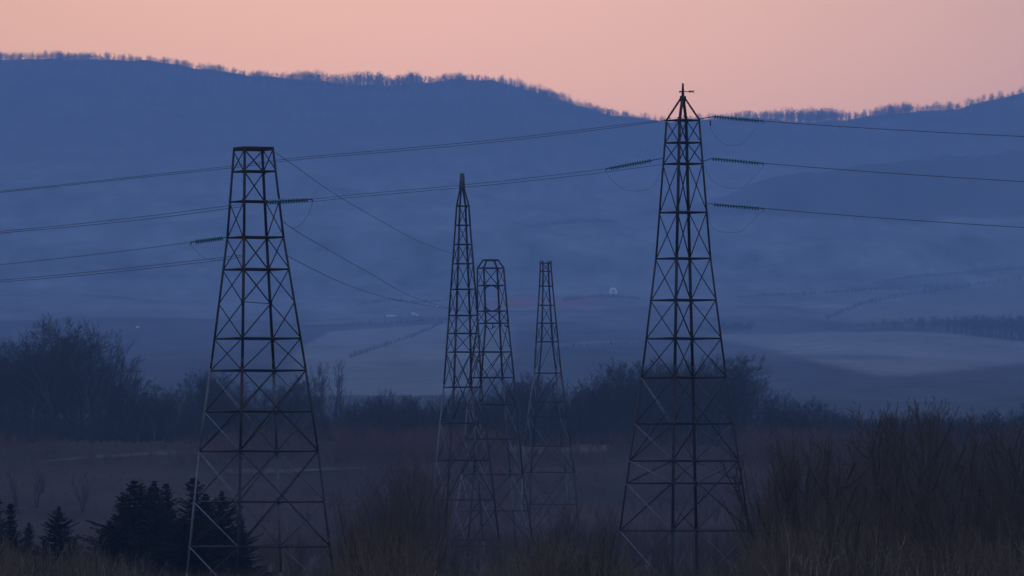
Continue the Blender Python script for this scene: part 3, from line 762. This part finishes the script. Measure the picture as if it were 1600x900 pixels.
# 4. far narrow
Y4_ = 745.0
T4, c4, k4, o4 = pylon('pylon', 'smallest and farthest lattice pylon, narrow flat top, standing alone right of the middle pair', GRP, Y4_,
    [(411, 852.6, 8.4, 4.8), (447, 853.2, 10.5, 5.5), (534, 854.8, 17.5, 9), (583, 855.8, 21.3, 14), (697, 855, 37, 23), (738, 857, 40.5, 28), (839, 859, 46, 32)],
    [411, 424, 447, 477, 505, 534, 583, 628, 651, 697, 738, 788, 839], leg_w=.235, brace_w=.11, mid_single=534, skip_side=(0, 1, 2, 3), pale_from=575, pale_legs='LF', wide_from=583)
mb = MB()
for k in 'LNRF': p = c4(411, k); mb.bar(p, p + np.array([0, 0, .35]), .22, .22, (0, 1, 0))
link('top_stub', mb.mesh('top_stub', M['plate']), T4)

# ------------------------------------------------------------------ insulator strings, conductors, jumpers
DISC = None
def disc_mesh():
    mb = MB(); mb.lathe([(-.09, .03), (-.08, .06), (-.03, .075), (-.02, .15), (.0, .172), (.03, .176), (.055, .15), (.04, .07), (.07, .05), (.10, .03)], (0, 0, 0), (0, 0, 1), 12)
    return mb.mesh('glass_disc', M['glass'], True)
DISC = disc_mesh()
def insulator(label, a, b, tail_a, n=17):
    """string of glass discs from a (tower side) to b (line side); tail_a is where its link is bolted to the tower"""
    a, b, tail_a = map(np.asarray, (a, b, tail_a))
    d = b - a; Ln = np.linalg.norm(d); d = d / Ln
    root = thing('insulator_string', label, 'insulator', tuple(tail_a), 'glass insulator strings on the pylons')
    mb = MB(); mb.tube([tail_a - tail_a, a - tail_a], .03, 6); mb.tube([a - tail_a, b - tail_a], .022, 6)
    link('steel_link', mb.mesh('steel_link', M['fitting']), root)
    mb = MB(); mb.tube([b - tail_a, b + d * .3 - tail_a], .045, 6); mb.tube([b + d * .25 - tail_a + np.array([0, 0, .05]), b + d * .3 - tail_a - np.array([0, 0, .16])], .035, 6)
    link('line_clamp', mb.mesh('line_clamp', M['fitting']), root)
    q = Vector(d).to_track_quat('Z', 'Y')
    for i in range(n):
        o = link('glass_disc', DISC, root, tuple(a + d * Ln * (i + .5) / n - tail_a))
        o.rotation_mode = 'QUATERNION'; o.rotation_quaternion = q
    return b + d * .3
def wire(name, label, pts, r=.02, cat='cable', group=None, sub=12, mat='wire'):
    """smooth hanging line through given points"""
    P = np.asarray(pts, float)
    t = np.arange(len(P)); tt = np.linspace(0, len(P) - 1, (len(P) - 1) * sub + 1)
    out = []
    for x in tt:       # Catmull-Rom
        i = min(int(x), len(P) - 2); f = x - i
        p0 = P[i - 1] if i > 0 else 2 * P[i] - P[i + 1]; p1, p2 = P[i], P[i + 1]; p3 = P[i + 2] if i + 2 < len(P) else 2 * P[i + 1] - P[i]
        out.append(.5 * ((2 * p1) + (-p0 + p2) * f + (2 * p0 - 5 * p1 + 4 * p2 - p3) * f * f + (-p0 + 3 * p1 - 3 * p2 + p3) * f ** 3))
    mb = MB(); mb.tube(out, r, 6)
    return tag(link(name, mb.mesh(name, M[mat], True)), label, cat, group)
def W(px, py, Y): return at(px, py, Y)
# right of the spired pylon: three strings and three lines to the right
for nm, (ya, yb, tail, xa, slope, end) in {'top': (182, 188.5, (1092, 186), 1115, 0, (1700, 217.5)), 'middle': (247.5, 254.5, (1099, 252), 1112, 0, (1700, 289)), 'lowest': (319, 325, (1106, 318), 1115, 0, (1700, 361))}.items():
    e = insulator(f'{nm} of the three green glass insulator strings right of the spired pylon', W(xa, ya, Y5_), W(1186, yb, Y5_), W(*tail, Y5_))
    x0, y0, x1, y1 = 1190, yb + .6, *end
    ys = lambda x: y0 + (y1 - y0) * (x - x0) / (x1 - x0) + 2.2 * (((x - x0) / (x1 - x0) - .5) ** 2 * 4 - 1) * -1
    wire('power_line', f'{nm} of the three single power lines running from the spired pylon to the right edge', [e] + [W(x, ys(x), Y5_ - 20 * (x - x0) / 510) for x in (1300, 1420, 1560, 1700)], .025, group='power lines to the right')
wire('jumper_cable', 'hanging loop of cable under the top right insulator string of the spired pylon', [W(1190, 190, Y5_), W(1176, 206, Y5_), W(1161, 223, Y5_), W(1150, 227, Y5_), W(1134, 225.5, Y5_), W(1120, 216, Y5_), W(1112, 203, Y5_), W(1110, 192, Y5_)], .0095, sub=6)
wire('jumper_cable', 'hanging loop of cable under the middle right insulator string of the spired pylon', [W(1195, 256, Y5_), W(1182, 272, Y5_), W(1168, 287, Y5_), W(1158, 293.5, Y5_), W(1135, 293.5, Y5_), W(1118, 286, Y5_), W(1106, 272, Y5_), W(1102, 258, Y5_)], .0095, sub=6)
wire('jumper_cable', 'hanging loop of cable under the lowest right insulator string of the spired pylon', [W(1193, 328, Y5_), W(1180, 341, Y5_), W(1166, 354, Y5_), W(1156, 362, Y5_), W(1138, 363, Y5_), W(1122, 361, Y5_), W(1110, 350, Y5_), W(1107, 330, Y5_)], .0095, sub=6)
mb = MB(); p = W(1110, 188.5, Y5_); mb.tube([p, p - np.array([0, 0, .35])], .05, 6); tag(link('cable_weight', mb.mesh('cable_weight', M['fitting'])), 'small dark weight at the end of the uppermost hanging loop', 'weight')
# left of it
e5 = insulator('green glass insulator string on the left of the spired pylon', W(1018, 250.5, Y5_), W(953, 262.5, Y5_), W(1037, 247, Y5_))
wire('jumper_cable', 'hanging loop of cable under the insulator string left of the spired pylon', [W(945, 267, Y5_), W(956, 281, Y5_), W(970, 293, Y5_), W(984, 298, Y5_), W(1005, 297.5, Y5_), W(1018, 293, Y5_), W(1026, 283, Y5_), W(1036, 262, Y5_)], .0095, sub=6)
# pylon 1: string to the right carrying the pair to the spired pylon
e1 = insulator('green glass insulator string pointing right from inside the flat-topped pylon', W(420, 315, Y1_ - 1.6), W(481, 311.5, Y1_ - 1), W(410, 316.5, Y1_ - 1.2), 15)
wire('power_line', 'upper wire of the sagging pair between the flat-topped pylon and the spired pylon', [e1, W(560, 303.5, 318), W(680, 293, 325), W(800, 281, 332), W(900, 269.5, 338), e5], .018, group='pair between two pylons')
wire('power_line', 'lower wire of the sagging pair between the flat-topped pylon and the spired pylon', [W(411, 319.5, Y1_ - 1), W(487, 315, 312), W(560, 307.5, 318), W(680, 297, 325), W(800, 285.5, 332), W(900, 274.5, 338), W(945, 269, 340), W(1034, 257, 340)], .018, group='pair between two pylons')
wire('jumper_cable', 'thin loop of cable hanging from the right string of the flat-topped pylon', [W(489, 313, Y1_ - 1), W(484, 330, Y1_ - 1), W(474, 346, Y1_ - 1), W(461, 356, Y1_ - 1), W(449, 352, Y1_ - 1), W(443, 343, Y1_ - 1)], .010, sub=6)
# top pair passing behind pylon 1 up to the spired pylon
for nm, dy in (('upper', 0), ('lower', 3.0)):
    wire('power_line', f'{nm} wire of the topmost pair, reaching the head of the spired pylon', [W(-90, 308.5 + dy * .6, 318), W(0, 299 + dy * .6, 322), W(180, 279.5 + dy * .7, 328), W(360, 259.5 + dy, 334), W(470, 246 + dy, 336), W(640, 231 + dy * 1.2, 338), W(800, 215.5 + dy * 1.2, 339), W(960, 196.5 + dy, 340), W(1041, 187.5 + dy * .4, 340)], .019, group='topmost pair')
for nm, dy in (('upper', 0), ('lower', 4.5)):
    wire('power_line', f'{nm} wire of the second pair coming from the left edge to the flat-topped pylon', [W(-90, 369.5 + dy * .5, 296), W(0, 361.5 + dy * .6, 299), W(120, 350 + dy * .8, 302), W(240, 336.5 + dy, 305), W(352, 322 + dy, Y1_), W(382, 319.5 + dy * .5, Y1_ - 1)], .018, group='second pair at the left')
e3 = insulator('green glass insulator string on the left of the flat-topped pylon', W(349, 371.5, Y1_), W(305, 377.5, Y1_), W(356, 370.5, Y1_), 13)
wire('power_line', 'single wire from the left edge to the insulator string of the flat-topped pylon', [e3, W(200, 391.5, 307), W(100, 403, 303), W(0, 413.5, 299), W(-90, 421, 296)], .018)
wire('jumper_cable', 'short slanting cable hanging from the left string of the flat-topped pylon', [W(295, 381, Y1_), W(306, 392, Y1_), W(318, 402, Y1_), W(335, 407, Y1_), W(350, 404, Y1_)], .010, sub=6)
for nm, dy in (('upper', 0), ('lower', 4.0)):
    wire('power_line', f'{nm} wire of the lowest pair, from the left edge to the flat-topped pylon', [W(-90, 446.5 + dy * .6, 296), W(0, 438 + dy * .7, 299), W(120, 427 + dy, 302), W(240, 414.5 + dy, 305), W(349, 402 + dy, Y1_), W(382, 398 + dy * .6, Y1_ - 1)], .018, group='lowest pair at the left')
# wires sagging away to the smaller pylons
wire('power_line', 'wire sagging from the flat-topped pylon top corner to the slim pylon', [W(430, 238, Y1_), W(470, 266, 335), W(520, 301, 375), W(600, 348, 440), W(655, 377, 500), W(706, 396.5, Y2_)], .020)
wire('power_line', 'middle wire sagging from the flat-topped pylon down towards the lantern-headed pylon', [W(441, 346, Y1_), W(468, 364, 335), W(520, 394, 390), W(580, 428, 470), W(650, 466, 560), W(746, 492, Y3_)], .022)
wire('power_line', 'lowest wire sagging from the flat-topped pylon down towards the smallest pylon', [W(446, 398, Y1_), W(490, 421, 350), W(545, 446, 430), W(600, 464, 520), W(660, 476, 600), W(740, 486, 680), W(848, 486, Y4_)], .022)

# ------------------------------------------------------------------ far buildings and poles
def shed(name, label, px, py, wm, dm, hm, roof_h, cat='building', roofmat='roof', yaw=.1):
    p = hit(px, py)
    t = thing(name, label, cat, tuple(p)); t.rotation_euler = (0, 0, yaw)
    mb = MB(); mb.box((-wm / 2, -dm / 2, -.6), (wm / 2, dm / 2, hm)); link('wall', mb.mesh('wall', M['white']), t)
    mb = MB(); e = .25
    v = [(-wm / 2 - e, -dm / 2 - e, hm + .003), (wm / 2 + e, -dm / 2 - e, hm + .003), (wm / 2 + e, dm / 2 + e, hm + .003), (-wm / 2 - e, dm / 2 + e, hm + .003), (-wm / 2 - e, 0, hm + roof_h), (wm / 2 + e, 0, hm + roof_h)]
    mb.add(v, [(0, 1, 5, 4), (2, 3, 4, 5), (3, 2, 1, 0), (0, 4, 4, 3), (1, 2, 5, 5)][:3])
    link('roof', mb.mesh('roof', M[roofmat]), t)
    n = max(1, int(wm / 4))
    for i in range(n):
        x = -wm / 2 + (i + .5) * wm / n; mb = MB(); mb.box((x - .45, -dm / 2 - .05, hm * .3), (x + .45, -dm / 2 + .02, hm * .8)); link('window', mb.mesh('window', M['dark']), t)
    return t
shed('long_shed', 'long low white shed on the far slope left of the slim pylon', 611, 494.5, 10.5, 4, 1.1, .5, roofmat='white')
shed('white_house', 'small white house right of the poles on the far slope', 646, 492, 3.4, 3, 1.5, .8, roofmat='white')
shed('white_house', 'tiny white hut just right of the small white house', 652, 493.5, 2.2, 2.5, 1.2, .5, roofmat='white')
shed('cottage', 'tiny pale cottage high on the far slope left of the slim pylon', 667, 475.5, 1.6, 2, 1.2, .4, roofmat='white')
shed('cottage', 'tiny pale cottage beside the leg of the slim pylon on the far slope', 683, 479.5, 2.0, 2, 1.2, .4, roofmat='white')
shed('cottage', 'lone tiny white cottage on the blue slope between the left wood and the flat-topped pylon', 215, 512.5, 2.6, 2, 1.0, .5, roofmat='white')
p = hit(958, 459.5)
t = thing('white_archway', 'small white arched shelter with a dark open front on the far slope', 'shelter', tuple(p))
s = p[1] / K
mb = MB(); n = 14
ro, ri, hs = 6.4 * s, 2.9 * s, 3.8 * s
for yy0, yy1 in ((0, 3.0),):
    V = []; 
    outl = [(-ro, -.6)] + [(-ro * math.cos(a), hs + ro * .95 * math.sin(a)) for a in np.linspace(0, math.pi, n)] + [(ro, -.6)]
    inl = [(-ri, -.6)] + [(-ri * math.cos(a), hs + ri * .95 * math.sin(a)) for a in np.linspace(0, math.pi, n)] + [(ri, -.6)]
    m = len(outl)
    V = [(x, yy0, z) for x, z in outl] + [(x, yy0, z) for x, z in inl] + [(x, yy1, z) for x, z in outl] + [(x, yy1, z) for x, z in inl]
    Q = []
    for i in range(m - 1):
        Q += [(i, m + i, m + i + 1, i + 1), (2 * m + i, 2 * m + i + 1, 3 * m + i + 1, 3 * m + i), (i, i + 1, 2 * m + i + 1, 2 * m + i), (m + i, 3 * m + i, 3 * m + i + 1, m + i + 1)]
    mb.add(V, Q)
link('arch_wall', mb.mesh('arch_wall', M['white']), t)
mb = MB(); mb.box((-ri * .98, 1.4, -.6), (ri * .98, 1.5, hs + ri * .6)); link('back_panel', mb.mesh('back_panel', M['white']), t)
for px, y0, y1, bar, lab in ((578, 500, 508, 4, 'shortest dark pole in the row on the far slope beside the white sheds'), (602, 492, 507.5, 6, 'tall dark pole in front of the long white shed on the far slope'),
                        (626.5, 490, 505, 5, 'dark pole between the long shed and the small white house'), (626, 457, 470, 8, 'lone pole with a pale crossbar higher on the slope above the white sheds')):
    p = hit(px, y1); h = at(px, y0, p[1])[2] - p[2]
    t = thing('utility_pole', lab, 'pole', tuple(p), 'poles beside the white sheds')
    mb = MB(); mb.tube([(0, 0, -.5), (0, 0, h * .5), (0, 0, h)], [.33, .3, .25], 7); link('pole_shaft', mb.mesh('pole_shaft', M['wood']), t)
    mb = MB(); mb.bar((-bar * .2, 0, h - .3), (bar * .2, 0, h - .3), .3, .3, (0, 1, 0)); link('crossbar', mb.mesh('crossbar', M['white'] if bar == 8 else M['wood']), t)

# ------------------------------------------------------------------ spruces, front left
def spruce(seed, h, r):
    q = random.Random(seed); V, Q = [], []; segs = []
    nw = int(h * 5.5)
    for i in range(nw):
        f = (i + q.uniform(0, .8)) / nw; z = .35 + (h - .4) * f
        Lr = r * ((1 - f) ** .8) * q.uniform(.55, 1.2) * (1 + .22 * math.sin(f * 17 + seed)) + .06
        nb = int(6 + 6 * (1 - f)); a0 = q.uniform(0, 6.28)
        for b in range(nb):
            a = a0 + b * 6.283 / nb + q.uniform(-.25, .25); ln = Lr * q.uniform(.4, 1.25)
            p0 = np.array([0, 0, z]); drop = -.28 * ln * (1 - f * .9); tip = np.array([math.cos(a) * ln, math.sin(a) * ln, z + drop + .16 * ln + f * .25 * ln])
            side = np.array([-math.sin(a), math.cos(a), 0])
            ns = max(4, int(ln * 7))
            for s_ in range(ns):
                g = (s_ + q.uniform(.2, .9)) / ns; p = p0 + (tip - p0) * g + np.array([0, 0, -.10 * ln * math.sin(g * 3.14)])
                for sg in (-1, 1):
                    ll = (.12 + .30 * ln * .35 * (1 - g * .6)) * q.uniform(.7, 1.3); wd = .055 * q.uniform(.8, 1.5)
                    e = p + side * sg * ll * .8 + (tip - p0) / (ln + 1e-6) * ll * .55 + np.array([0, 0, -.16 * ll + q.uniform(-.05, .05)])
                    d = np.array([0, 0, wd]); d2 = (tip - p0) / (ln + 1e-6) * wd
                    k = len(V); V += [p - d2 - d * .3, p + d2 + d * .3, e + d2 * .5 + d * .4, e - d2 * .5 - d * .4]; Q.append((k, k + 1, k + 2, k + 3))
                    k = len(V); V += [p - d, p + d, e + d * .5, e - d * .5]; Q.append((k, k + 1, k + 2, k + 3))
    c = new_mesh('spruce_crown', V, Q, M['needle'])
    mb = MB(); mb.tube([(0, 0, -.3), (0, 0, h * .5), (0, 0, h)], [.02 * h, .012 * h, .004 * h], 7)
    return mb.mesh('spruce_trunk', M['bark']), c
SP = [spruce(500 + i, 9.0, 2.9 + .5 * i) for i in range(4)]
for i, (px, top, Y, wd, lab) in enumerate([
    (-12, 770, 385, 1.0, 'dark spruce cut off by the left edge of the picture'), (18, 786, 375, .9, 'dark spruce second from the left edge'), (42, 815, 380, .8, 'low dark spruce third from the left edge'),
    (92, 790, 380, .95, 'lone pointed dark spruce standing apart between the edge group and the big spruce group'), (118, 840, 376, .9, 'low dark spruce at the right foot of the lone pointed one'),
    (188, 774, 385, .95, 'leftmost dark spruce of the big group beside the flat-topped pylon'), (213, 750, 390, 1.15, 'tall dark spruce, the left one of the two highest tops in the big group'), (238, 750, 394, 1.1, 'tall dark spruce, the right one of the two highest tops in the big group'),
    (268, 754, 388, .95, 'dark spruce right of the two highest tops in the big group'), (302, 745, 392, .9, 'slim dark spruce just behind the left leg of the flat-topped pylon'), (322, 770, 396, 1.0, 'dark spruce inside the left foot of the flat-topped pylon'),
    (352, 766, 390, .95, 'dark spruce inside the flat-topped pylon left of its near leg'), (378, 800, 386, 1.1, 'lower dark spruce behind the near leg of the flat-topped pylon'), (200, 800, 372, 1.25, 'broad low dark spruce at the front of the big group'), (285, 805, 374, 1.2, 'broad low dark spruce in front of the pylon leg'), (178, 812, 371, 1.5, 'squat dark spruce at the lower left front of the big group'), (228, 822, 370, 1.6, 'squat dark spruce at the bottom of the big group, below the two highest tops'), (318, 806, 373, 1.5, 'squat dark spruce between the outer leg and the near leg of the flat-topped pylon'), (248, 790, 378, 1.2, 'broad dark spruce in the middle of the big group')]):
    x = ray(px, 450)[0] * Y; g = float(H(x, Y)); h = at(px, top, Y)[2] - g
    tr, cr = SP[i % 4]
    t = thing('spruce_tree', lab, 'spruce', (x, Y, g), 'dark spruces at the lower left')
    t.scale = (h / 9 * wd * (1 + .25 * math.sin(i * 2.3)), h / 9 * wd, h / 9); t.rotation_euler = (.05 * math.sin(i * 3.1), .06 * math.cos(i * 1.9), i * 1.7)
    link('trunk', tr, t); link('crown', cr, t)

# ------------------------------------------------------------------ thicket of saplings, right and middle
def sap(px, top, Y, k, lab, grp, wide):
    x = ray(px, 450)[0] * Y; g = float(H(x, Y)); h = at(px, top, Y)[2] - g
    place_tree('bare_sapling', k, x, Y, h, wide, rg.uniform(0, 6.28), lab, 'sapling', grp)
RTOP = tab([(1165, 740), (1190, 690), (1215, 668), (1250, 640), (1280, 660), (1320, 668), (1370, 655), (1400, 618), (1440, 610), (1470, 616), (1500, 628), (1530, 645), (1570, 650), (1600, 655), (1700, 650)])
for i in range(58):
    px = 1175 + (1690 - 1175) * (i + rg.uniform(-.5, .5)) / 58
    Y = rg.uniform(390, 620); front_ = px > 1360
    sap(px, float(RTOP(px)) + abs(rg.gauss(0, 16)), Y, rg.choice(KM if front_ or rg.random() < .4 else KR),
        'bare many-stemmed sapling in the dark thicket at the right edge' if px > 1520 else 'tall bare sapling among the highest tops of the right thicket' if px > 1370 else 'bare reddish-brown sapling in the thicket just right of the spired pylon',
        'saplings at the right edge' if px > 1520 else 'highest saplings of the right thicket' if px > 1370 else 'reddish saplings right of the spired pylon', rg.uniform(.7, 1.05))
for i, (px, top) in enumerate([(1352, 668), (1385, 640), (1412, 628), (1438, 615), (1462, 622), (1490, 634), (1518, 655), (1545, 648), (1572, 655), (1598, 650), (1240, 650), (1270, 672), (1205, 690), (1640, 640)]):
    Y = 255 + (i * 37) % 90
    x = ray(px, 450)[0] * Y; g = float(H(x, Y)); h = at(px, top, Y)[2] - g
    place_tree('bare_tree', KN[i % 4], x, Y, h, rg.uniform(.8, 1.05), rg.uniform(0, 6.28), 'forked bare tree with a dark trunk standing out of the right thicket' if px > 1300 else 'forked bare tree standing just right of the spired pylon', 'tree', 'forked trees in the right thicket' if px > 1300 else 'forked trees right of the spired pylon')
for i in range(20):
    px = 555 + (700 - 555) * (i + rg.uniform(-.5, .5)) / 20; Y = rg.uniform(380, 520)
    top = float(np.interp(px, [540, 590, 620, 650, 680, 710], [770, 715, 690, 685, 700, 760])) + abs(rg.gauss(0, 16))
    sap(px, top, Y, rg.choice(KM + KR), 'bare brown sapling in the clump left of the slim pointed pylon', 'saplings left of the slim pylon', rg.uniform(.6, .95))
for i in range(44):
    px = 1180 + 480 * (i + rg.uniform(-.5, .5)) / 44; Y = rg.uniform(235, 330)
    sap(px, float(np.interp(px, [1180, 1220, 1290, 1380, 1450, 1600, 1660], [745, 700, 690, 700, 712, 695, 690])) + abs(rg.gauss(0, 26)), Y, rg.choice(KM + KR), 'slender bare brown sapling in the front of the right thicket, among the dry stems', 'front saplings of the right thicket', rg.uniform(.5, .85))
for i in range(16):
    px = 548 + 112 * (i + rg.uniform(-.5, .5)) / 16; Y = rg.uniform(240, 320)
    sap(px, float(np.interp(px, [545, 590, 630, 665], [800, 745, 738, 800])) + abs(rg.gauss(0, 20)), Y, rg.choice(KM + KR), 'slender bare sapling at the bottom between the flat-topped and slim pylons', 'front saplings between two pylons', rg.uniform(.5, .85))
for i in range(12):
    px = rg.uniform(860, 965); Y = rg.uniform(400, 640)
    sap(px, rg.uniform(752, 815), Y, rg.choice(KM + KR), 'low bare sapling in the gap between the smallest pylon and the spired pylon', 'saplings in the gap between pylons', rg.uniform(.7, 1.1))
for i in range(9):
    px = rg.uniform(20, 140); Y = rg.uniform(760, 900)
    sap(px, rg.uniform(716, 738), Y, rg.choice(KM), 'small bare bush on the dim meadow at the left, above the lone spruce', 'bushes on the left meadow', rg.uniform(.9, 1.4))
for i in range(8):
    px = rg.uniform(150, 330); Y = rg.uniform(930, 955)
    sap(px, rg.uniform(683, 700), Y, rg.choice(KM), 'small bare bush along the pale edge of the meadow left of the flat-topped pylon', 'bushes along the meadow edge', rg.uniform(.9, 1.4))

# ------------------------------------------------------------------ shrubs in front, then the uncountable scrub between
STOP = tab([(-60, 815), (0, 822), (50, 838), (95, 846), (130, 826), (180, 848), (290, 884), (400, 880), (500, 880), (545, 830), (600, 790), (640, 800), (668, 862), (780, 874), (810, 830), (860, 812), (900, 805), (950, 825), (980, 862), (1060, 866), (1150, 858), (1185, 800), (1220, 766), (1290, 752), (1350, 770), (1400, 800), (1470, 812), (1540, 806), (1600, 790), (1700, 790)])
for i in range(150):
    px = -40 + 1690 * (i + rg.uniform(-.5, .5)) / 150; Y = rg.uniform(205, 300)
    top = float(STOP(px)) + abs(rg.gauss(0, 24)); top = min(top, 885)
    x = ray(px, 450)[0] * Y; g = float(H(x, Y)); h = at(px, top, Y)[2] - g
    z = ('at the lower left corner, in front of the spruces' if px < 420 else 'at the bottom between the flat-topped and slim pylons' if px < 680 else 'at the feet of the small middle pylons' if px < 960 else 'around the feet of the spired pylon' if px < 1180 else 'in front of the right thicket')
    place_tree('bare_shrub', KS[i % 5], x, Y, h, rg.uniform(.55, .9), rg.uniform(0, 6.28), 'leafless brown shrub of upright shoots ' + z, 'shrub', 'shrubs ' + z)
SC1 = [dict(L=1., n=5, t0=.25, k=3, up=.02, tip=.45), dict(L=.36, n=2, t0=.15, k=1, ang=(14, 50), rr=.65, rmin=.003, tip=.5), dict(L=.4, n=0, t0=.1, k=1, ang=(15, 50), rr=.7, rmin=.0024, tip=.5)]
scr = [small_template(600 + i, SC1, 9, .48, .0085) for i in range(4)]
for nm, matn, cnt, lab, fr in (('blackish_scrub', 'bark', 500, 'blackish leafless stems mixed through the brown foreground scrub', (.35, 1.05)), ('brown_scrub', 'shoot', 900, 'dense leafless brown scrub filling the foreground between shrubs and pylons', (.5, 1.0)), ('dark_scrub', 'twig', 1100, 'dark bare scrub spreading across the valley floor behind the pylons', (.45, 1.0)), ('pale_dry_stems', 'paleshoot', 330, 'scattered pale dry stems standing among the brown scrub', (.3, .85))):
    VV, QQ, nn = [], [], 0
    for i in range(4):
        pl = []
        for _ in range(cnt // 4):
            px = rg.uniform(-120, 1720)
            if nm in ('brown_scrub', 'blackish_scrub'): Y = rg.uniform(190, 420)
            elif nm == 'dark_scrub': Y = rg.uniform(420, 800)
            else: Y = rg.uniform(190, 330)
            x = ray(px, 450)[0] * Y; g = float(H(x, Y)); top = float(STOP(px))
            hm = (at(px, top, min(Y, 330))[2] - g)
            hh = max(hm, 1.2) * rg.uniform(*fr)
            if nm == 'dark_scrub': hh = (rg.uniform(1.6, 5.0) if Y < 620 else rg.uniform(1.0, 3.4)) * (.75 if px < 420 else 1.1)
            pl.append((x, Y, g - .1, rg.uniform(0, 6.28), hh * rg.uniform(.6, 1.0), hh))
        add_wood(scr[i], pl)
    stuff(nm, new_mesh(nm, np.concatenate(VV), np.concatenate(QQ), M[matn]), lab)

VV, QQ, nn = [], [], 0
for i in range(3):
    pl = []
    while len(pl) < 2100:
        Y = rg.uniform(640, 960) if len(pl) < 1550 else rg.uniform(890, 975); px = rg.uniform(-150, 1750); x = ray(px, 450)[0] * Y
        dens = .45 + .5 * float(fbm(x, Y * .5, 60, 3, 25)) + (.5 if 520 < px < 800 or px > 1150 else 0) - (.15 if px < 330 else 0)
        if rg.random() > dens: continue
        hh = rg.uniform(.8, 3.4) if px > 330 else rg.uniform(.6, 2.0)
        if Y > 890: hh = rg.uniform(1.2, 4.8) * (.6 + .6 * dens)
        pl.append((x, Y, float(H(x, Y)) - .1, rg.uniform(0, 6.28), hh * rg.uniform(.7, 1.3), hh))
    add_wood(scr[i], pl)
stuff('meadow_scrub', new_mesh('meadow_scrub', np.concatenate(VV), np.concatenate(QQ), M['redtwig']), 'patchy low reddish scrub over the dim meadow in front of the valley wood')

# ------------------------------------------------------------------ the air
mb = MB(); mb.box((-XW, Y0, ZMIN - 1.0), (XW, Y1, 930.0))
hz = mb.mesh('haze', None)
hm_ = bpy.data.materials.new('haze'); hm_.use_nodes = True
t_ = hm_.node_tree
t_.nodes.remove(t_.nodes['Principled BSDF'])
pv = t_.nodes.new('ShaderNodeVolumePrincipled')
pv.inputs['Density'].default_value = HAZE_DENSITY
pv.inputs['Color'].default_value = (*HAZE_COLOR, 1)
t_.links.new(pv.outputs[0], t_.nodes['Material Output'].inputs['Volume'])
hz.materials.append(hm_)
tag(link('haze', hz), 'blue evening haze filling the valley', kind='stuff')
